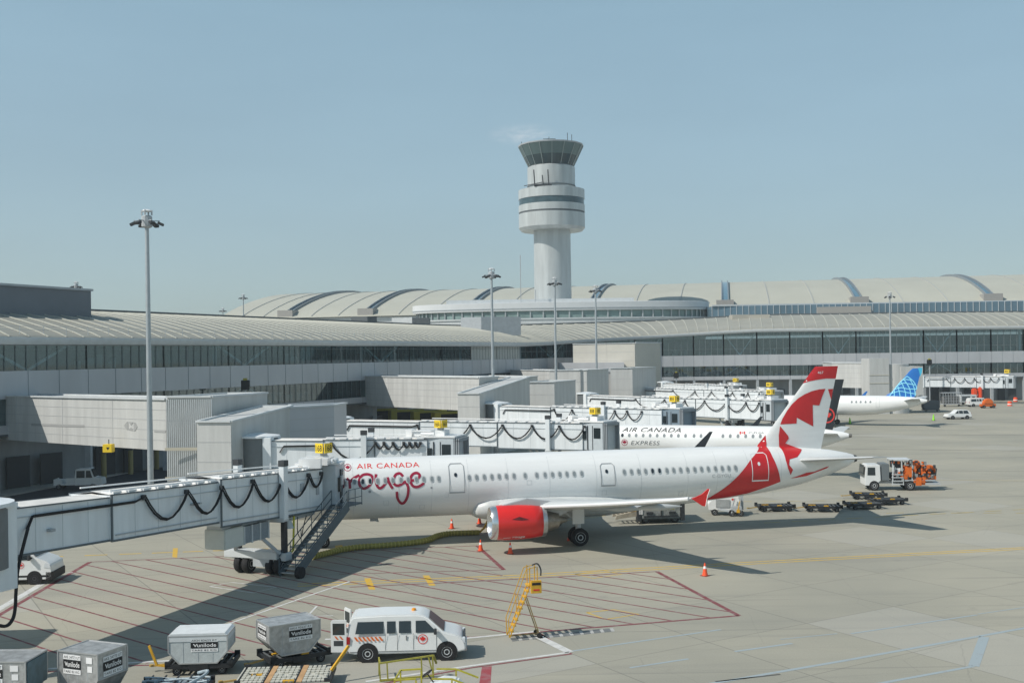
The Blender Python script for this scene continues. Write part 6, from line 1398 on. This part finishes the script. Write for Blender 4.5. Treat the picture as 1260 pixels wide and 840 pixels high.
mb = MB(); [mb.bar((x, -.95, .5), (x+.05, .95, .62), .05) for x in (.3, .8, 1.3, 1.8, 2.3)]; mb.build('cargo_strap', DARK, pd2)
# yellow guard rail frame and yellow railed tractor at the bottom edge
gr = G(468, 838)
fr_ = thing('yellow_rail_frame', 'olive yellow metal guard frame standing at the bottom edge in front of the van', 'guard rail', (gr.x, gr.y, 0), R(10))
mb = MB()
a_ = [(0, 0, 0), (2.15, 0, 0)]
for x in (0, .3, 1.65, 2.1): mb.bar((x, 0, 0), (x-.03, 0, .72+x*.08), .055)
mb.bar((0, 0, .72), (2.1, 0, .9), .06); mb.bar((0, 0, .05), (2.1, 0, .1), .07); mb.bar((1.9, 0, .88), (2.1, 0, .1), .06); mb.bar((2.1, 0, .9), (2.25, .3, .5), .07); mb.bar((0, 0, .72), (0, .9, .70), .055); mb.bar((0, .9, 0), (0, .9, .7), .055)
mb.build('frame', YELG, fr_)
p_ = P(545, 832, 38.6)
yt = thing('yellow_railed_tractor', 'white bonnet tractor with yellow hand rails and steering wheel, cut by the bottom edge', 'tractor', (p_.x-1.1, 38.6, 0), R(-4))
mb = MB(); mb.prismxz([(.6, .3), (.6, 1.25), (1.1, 1.42), (1.6, 1.38), (2.0, 1.0), (2.0, .3)], -.5, .5); mb.build('bonnet', VW, yt, bevel=.06)
mb = MB(); mb.box(-.3, 2.4, -.65, .65, .25, .55); mb.box(-.2, .3, -.4, .4, .55, 1.1); mb.build('chassis', DARK, yt)
mb = MB()
for x, y in ((-.5, -.6), (.25, -.6), (1.5, -.6), (-.5, .6), (.25, .6), (1.5, .6)): mb.bar((x, y, .4), (x, y, 1.55), .055)
for y in (-.6, .6): mb.bar((-.5, y, 1.55), (.25, y, 1.6), .055); mb.bar((.8, y, 1.6), (1.5, y, 1.6), .055); mb.bar((1.5, y, 1.6), (2.3, y, 1.3), .055)
mb.bar((-.5, -.6, 1.55), (-.5, .6, 1.55), .055); mb.build('hand_rail', mat('bright_yellow', (.45, .40, .04), .5, noise=.3), yt)
mb = MB(); mb.T = Matrix.Translation((.55, 0, 1.62)) @ Matrix.Rotation(R(-35), 4, 'Y'); mb.tube([(.2*math.cos(2*math.pi*k/18), .2*math.sin(2*math.pi*k/18), 0) for k in range(19)], .022, 6); mb.bar((-.2, 0, 0), (.2, 0, 0), .03); mb.bar((0, 0, 0), (0, 0, -.4), .04); mb.build('steering_wheel', BLK, yt)
for x in (0, 1.8):
    for y in (-.6, .6): wheel(yt, x, y, .3, .2, 'y')
# ---- yellow ladder stand
b0 = G(626, 785); w0 = G(661, 783)
lad = thing('ladder_stand', 'tall slim yellow maintenance steps on wheels with a box near the top', 'ladder stand', (b0.x, b0.y, 0), R(12))
mb = MB(); tx, tz_ = .95, 2.35
for y in (-.25, .3):
    mb.bar((0, y, .1), (tx, y, tz_), .045)
    mb.bar((-.02, y, .1), (-.05, y, .9), .04); mb.bar((-.05, y, .9), (tx-.15, y, 3.1), .03); mb.bar((tx-.15, y, 3.1), (tx+.3, y, 3.2), .03)
    mb.bar((.45, y, 1.1), (.4, y, 1.95), .03); mb.bar((tx, y, tz_), (tx, y, 3.2), .04); mb.bar((tx+.35, y, tz_), (tx+.35, y, 3.2), .04)
lf_ = mb.build('stair_frame', YEL, lad)
mb = MB()
for k in range(1, 9): f = k/9; mb.box(tx*f-.06, tx*f+.09, -.25, .3, .1+(tz_-.1)*f-.02, .1+(tz_-.1)*f+.02)
mb.box(tx-.1, tx+.4, -.28, .33, tz_-.03, tz_+.03); mb.build('step', YEL, lad)
mb = MB()
for y in (-.25, .3): mb.bar((tx-.15, y, 1.85), (1.35, y, .2), .045)
mb.bar((0, 0, .12), (1.35, 0, .15), .05); mb.bar((1.35, -.3, .18), (1.35, .35, .18), .05); mb.build('prop_leg', mat('brown_leg', (.28, .20, .08), .6), lad)
mb = MB(); mb.box(tx+.02, tx+.5, -.45, -.3, 2.05, 2.62); bx_ = mb.build('notice_box', YEL, lad, bevel=.01)
mb = MB(); mb.box(tx+.06, tx+.46, -.46, -.45, 2.42, 2.53); mb.build('black_band', BLK, bx_); mb = MB(); mb.box(tx+.12, tx+.4, -.46, -.45, 2.17, 2.24); mb.build('red_band', NRED, bx_)
mb = MB(); mb.tube(smoothpts([(tx+.1, -.3, 3.3), (tx+.35, -.3, 3.35), (tx+.5, -.3, 3.1), (tx+.5, -.3, 2.8)], 5), .035, 6); mb.build('hook', DARK, lad)
for y in (-.3, .35): wheel(lad, 1.35, y, .12, .08, 'y', DARK)
# ---- traffic cones
cone = thing('traffic_cone', 'orange cone at the near side of the red engine, right one of two', 'cone', tuple(G(627.9, 681)), 0, 'orange traffic cones')
mb = MB(); mb.lathe([(.17, .03), (.13, .2), (.095, .42)], (0, 0, 0), 16); mb.lathe([(.07, .56), (.03, .74)], (0, 0, 0), 16); mb.build('cone_body', mat('cone_orange', (.85, .10, .03), .5), cone, smooth=True)
mb = MB(); mb.lathe([(.0945, .42), (.0705, .56)], (0, 0, 0), 16); mb.build('collar', WPR, cone, smooth=True)
mb = MB(); mb.box(-.21, .21, -.21, .21, 0, .035); mb.build('base', mat('cone_base', (.30, .05, .03), .7), cone, bevel=.008)
for lab, px, py in (('orange cone by the end of the red line, left of the engine', 591.5, 677.5), ('orange cone beyond the fuselage, left of the far engine', 556, 650), ('orange cone beyond the fuselage, just under the far engine', 590, 644), ('lone orange cone below the shadow of the wing tip', 867.5, 708)):
    clone(cone, tuple(G(px, py)), random.random(), lab)
gc = thing('traffic_cone', 'lime green cone on the far apron at the end of the blue tailed airliner shadow', 'cone', tuple(G(1148.7, 517.2)), 0, 'lime green cones')
mb = MB(); mb.lathe([(.24, .03), (.15, .6), (.07, 1.1)], (0, 0, 0), 12); mb.build('cone_body', mat('cone_green', (.30, .75, .04), .5), gc, smooth=True); mb = MB(); mb.box(-.3, .3, -.3, .3, 0, .05); mb.build('base', BLK, gc)
clone(gc, tuple(G(1045.8, 521.5)), 0, 'lime green cone on the far apron, nearest to the red airliner tail')
for lab, px, py in (('orange road barrel at the far right, near one of two', 1242.5, 499.2), ('orange road barrel at the far right, far one of two', 1249.5, 494)):
    g_ = G(px, py); c_ = thing('road_barrel', lab, 'barrel', tuple(g_), 0, 'far orange barrels'); mb = MB(); mb.lathe([(.5, 0), (.5, .5), (.42, 1.0), (.1, 1.05)], (0, 0, 0), 12); mb.build('barrel', mat('cone_orange', (.85, .1, .03)), c_, smooth=True); mb = MB(); mb.lathe([(.505, .3), (.5, .5)], (0, 0, 0), 12); mb.build('band', WPR, c_)
g_ = G(700.5, 664.5)
ck = thing('wheel_chock', 'small red chock lying against the main wheels of the airliner', 'chock', tuple(g_)); mb = MB(); mb.prismxz([(-.16, 0), (.16, 0), (.08, .2), (-.08, .2)], -.25, .25); mb.build('block', mat('cone_orange', (.85, .1, .03)), ck, bevel=.02); mb = MB(); mb.tube([(0, .25, .1), (0, .5, .05), (.1, .9, .02)], .015, 5); mb.build('rope', YEL, ck)
# ---- yellow air hose
hp = [tuple(G(x, y)) for x, y in ((385, 688), (400, 684.5), (420, 679.5), (445, 676), (475, 674), (510, 670.5), (528, 667), (538, 662.5), (553, 659.5), (575, 658.5), (590, 658))]
hp = [(p[0], p[1], .2) for p in hp]
hs_ = thing('air_hose', 'thick ribbed yellow air hose snaking over the apron to the nose of the airliner', 'hose', (hp[0][0], hp[0][1], 0))
sp_ = smoothpts(hp, 12); mb = MB(); vs = []
mb.tube(sp_, .17, 12); mb.build('hose', mat('hose_yellow', (.36, .31, .07), .75, noise=.3, scale=5), hs_, smooth=True, world=True)
mb = MB(); acc = 0
for i in range(len(sp_)-1):
    a, b = Vector(sp_[i]), Vector(sp_[i+1]); l = (b-a).length
    while acc < l:
        p = a+(b-a)*(acc/l); d = (b-a).normalized(); mb.cyl(tuple(p-d*.03), tuple(p+d*.03), .205, n=10); acc += .26
    acc -= l
mb.build('hose_rib', mat('hose_rib_yellow', (.50, .43, .12), .7), hs_, world=True)
mb = MB(); e = sp_[-1]; mb.tube([(e[0], e[1], .2), (e[0]+.35, e[1]+.1, .5), (e[0]+.75, e[1]+.2, 1.3)], .08, 8); mb.build('strap', YEL, hs_, world=True, smooth=True)
# ---- equipment parked under the distant bridges
def cart(label, px, py, d, rz, m, kind, group=None):
    p = P(px, py, d); r = thing({'box': 'baggage_container', 'cart': 'baggage_cart', 'gpu': 'ground_power_unit', 'car': 'parked_car', 'cage': 'cage_trolley'}[kind], label, {'box': 'cargo container', 'cart': 'baggage cart', 'gpu': 'power unit', 'car': 'car', 'cage': 'cage trolley'}[kind], (p.x, d, 0), R(rz), group)
    if kind == 'box':
        mb = MB(); mb.prismxz([(.2, .5), (3.0, .5), (3.2, .9), (3.2, 2.2), (0, 2.2), (0, .9)], 0, 1.6); mb.build('shell', m, r, bevel=.03); mb = MB(); mb.box(0, 3.2, 0, 1.6, .3, .48); mb.build('base', DARK, r)
        for x in (.5, 2.7): wheel(r, x, .2, .2, .14, 'y')
    elif kind == 'cart':
        mb = MB(); mb.box(0, 2.8, 0, 1.5, .45, .6); mb.box(0, .06, 0, 1.5, .6, 1.7); mb.box(2.74, 2.8, 0, 1.5, .6, 1.7); mb.box(0, 2.8, 0, 1.5, 1.7, 1.78); mb.build('frame', m, r); mb = MB(); mb.box(.2, 2.6, .1, 1.4, .6, 1.2); mb.build('load', DARK, r)
        for x in (.4, 2.4): wheel(r, x, .2, .22, .14, 'y')
    elif kind == 'gpu':
        mb = MB(); mb.box(0, 3.6, 0, 2.0, .6, 2.3); mb.build('housing', m, r, bevel=.05); mb = MB(); mb.box(.3, 2.1, -.03, 0, .9, 2.0); mb.build('grille', DGREY, r); mb = MB(); mb.box(2.6, 3.2, -.03, 0, 1.3, 1.9); mb.build('control_panel', DARK, r)
        for x in (.6, 3.0): wheel(r, x, .3, .32, .2, 'y')
    elif kind == 'cage':
        mb = MB(); mb.box(0, 4.2, 0, 1.8, .5, .65)
        for k in range(8): mb.bar((.1+k*.57, 0, .6), (.1+k*.57, 0, 3.0), .07); mb.bar((.1+k*.57, 1.8, .6), (.1+k*.57, 1.8, 3.0), .07)
        for z in (1.2, 1.8, 2.4, 3.0): mb.bar((0, 0, z), (4.2, 0, z), .07)
        mb.box(0, 4.2, 0, 1.8, 3.0, 3.1); mb.build('cage', m, r); mb = MB(); mb.box(.3, 3.8, .3, 1.6, .65, 2.2); mb.build('load', mat('dull_load', (.16, .16, .16), .8, noise=.5, scale=2), r)
        for x in (.5, 3.6): wheel(r, x, .2, .25, .16, 'y')
    return r
BLU = mat('container_blue', (.02, .10, .38), .5); CRM = mat('cart_cream', (.50, .48, .40), .6)
cart('left of two blue containers seen between the airliner roof and the third bridge', 551, 549, 112, 2, BLU, 'box', 'blue containers')
cart('right of two blue containers seen between the airliner roof and the third bridge', 574, 549, 113, 0, BLU, 'box', 'blue containers')
cart('cream baggage cart between the two blue containers', 563, 551, 109, 4, CRM, 'cart'); cart('white baggage cart just right of the blue containers', 594, 551, 109, -4, WHITE, 'cart')
cart('long row cart with pale frame under the middle of the third bridge', 620, 551, 111, 0, CRM, 'cart'); cart('cart with pale frame beside the third bridge column', 650, 551, 111, 0, WHITE, 'cart')
cart('baggage cart near the wheels of the third bridge', 700, 551, 110, 5, GREYP, 'cart')
cart('pale ground power unit with dark grille above the express airliner fuselage', 858, 520, 138, 3, LGREY, 'gpu')
cart('dark baggage container just left of the far cage trolleys, by the blue tail', 1137, 490, 222, 0, DGREY, 'box')
cart('grey cage trolley left of the pale one under the far right bridge', 1160, 490, 240, 0, GREYP, 'cage'); cart('pale ground power unit under the far right bridge', 1182, 489, 246, 0, LGREY, 'gpu')
bl = thing('stacked_barrels', 'orange cover bundle hanging beside the far right bridge column', 'equipment cover', tuple(P(1202, 484, 250).xy)+(0,)); mb = MB(); mb.box(-1.2, 0, -.5, .5, 1.0, 3.6); mb.box(.3, 1.1, -.5, .5, 1.2, 3.9); mb.build('cover', mat('cone_orange', (.85, .1, .03)), bl, bevel=.25); mb = MB(); mb.box(-1.3, 1.2, -.4, .4, 0, 1.0); mb.build('stand', DARK, bl)
# signal lamps on the terminal face
for lab, px, py, d in (('dark docking guidance box with a yellow top on the left terminal wall', 302, 474, 136), ('dark docking guidance box on a pole left of the right terminal wing windows', 832, 462, 240), ('dark docking guidance board on a pole right of the blue tail', 1143.5, 446, 240), ('dark docking guidance box on the small grey corridor left of the third block', 628, 488, 150)):
    p = P(px, py, d); r = thing('docking_guidance_board', lab, 'docking display', (p.x, d, 0), 0, 'docking guidance boards')
    mb = MB(); mb.box(-.5, .5, -.25, .25, p.z-.55, p.z+.65); mb.build('display_box', BLK, r, bevel=.05); mb = MB(); mb.cyl((0, 0, 0), (0, 0, p.z-.5), .10, n=10); mb.build('pole', GREYP, r); mb = MB(); mb.box(-.22, .22, -.3, .2, p.z+.65, p.z+.9); mb.build('lamp', YELG, r)

# ================================================================== HAZE
hz = MB(); hz.box(-700, 700, -40, 900, -1.0, 110)
hzo = hz.build('haze', mat('unused_surface', (.5, .5, .5))); hm = bpy.data.materials.new('haze_air'); hm.use_nodes = True
hn_ = hm.node_tree; hn_.nodes.clear(); ho = hn_.nodes.new('ShaderNodeOutputMaterial'); hv = hn_.nodes.new('ShaderNodeVolumePrincipled')
hv.inputs['Color'].default_value = (.80, .88, .92, 1); hv.inputs['Density'].default_value = .0003; hv.inputs['Anisotropy'].default_value = .2
hn_.links.new(hv.outputs[0], ho.inputs['Volume']); hzo.data.materials.clear(); hzo.data.materials.append(hm); hzo['kind'] = 'stuff'
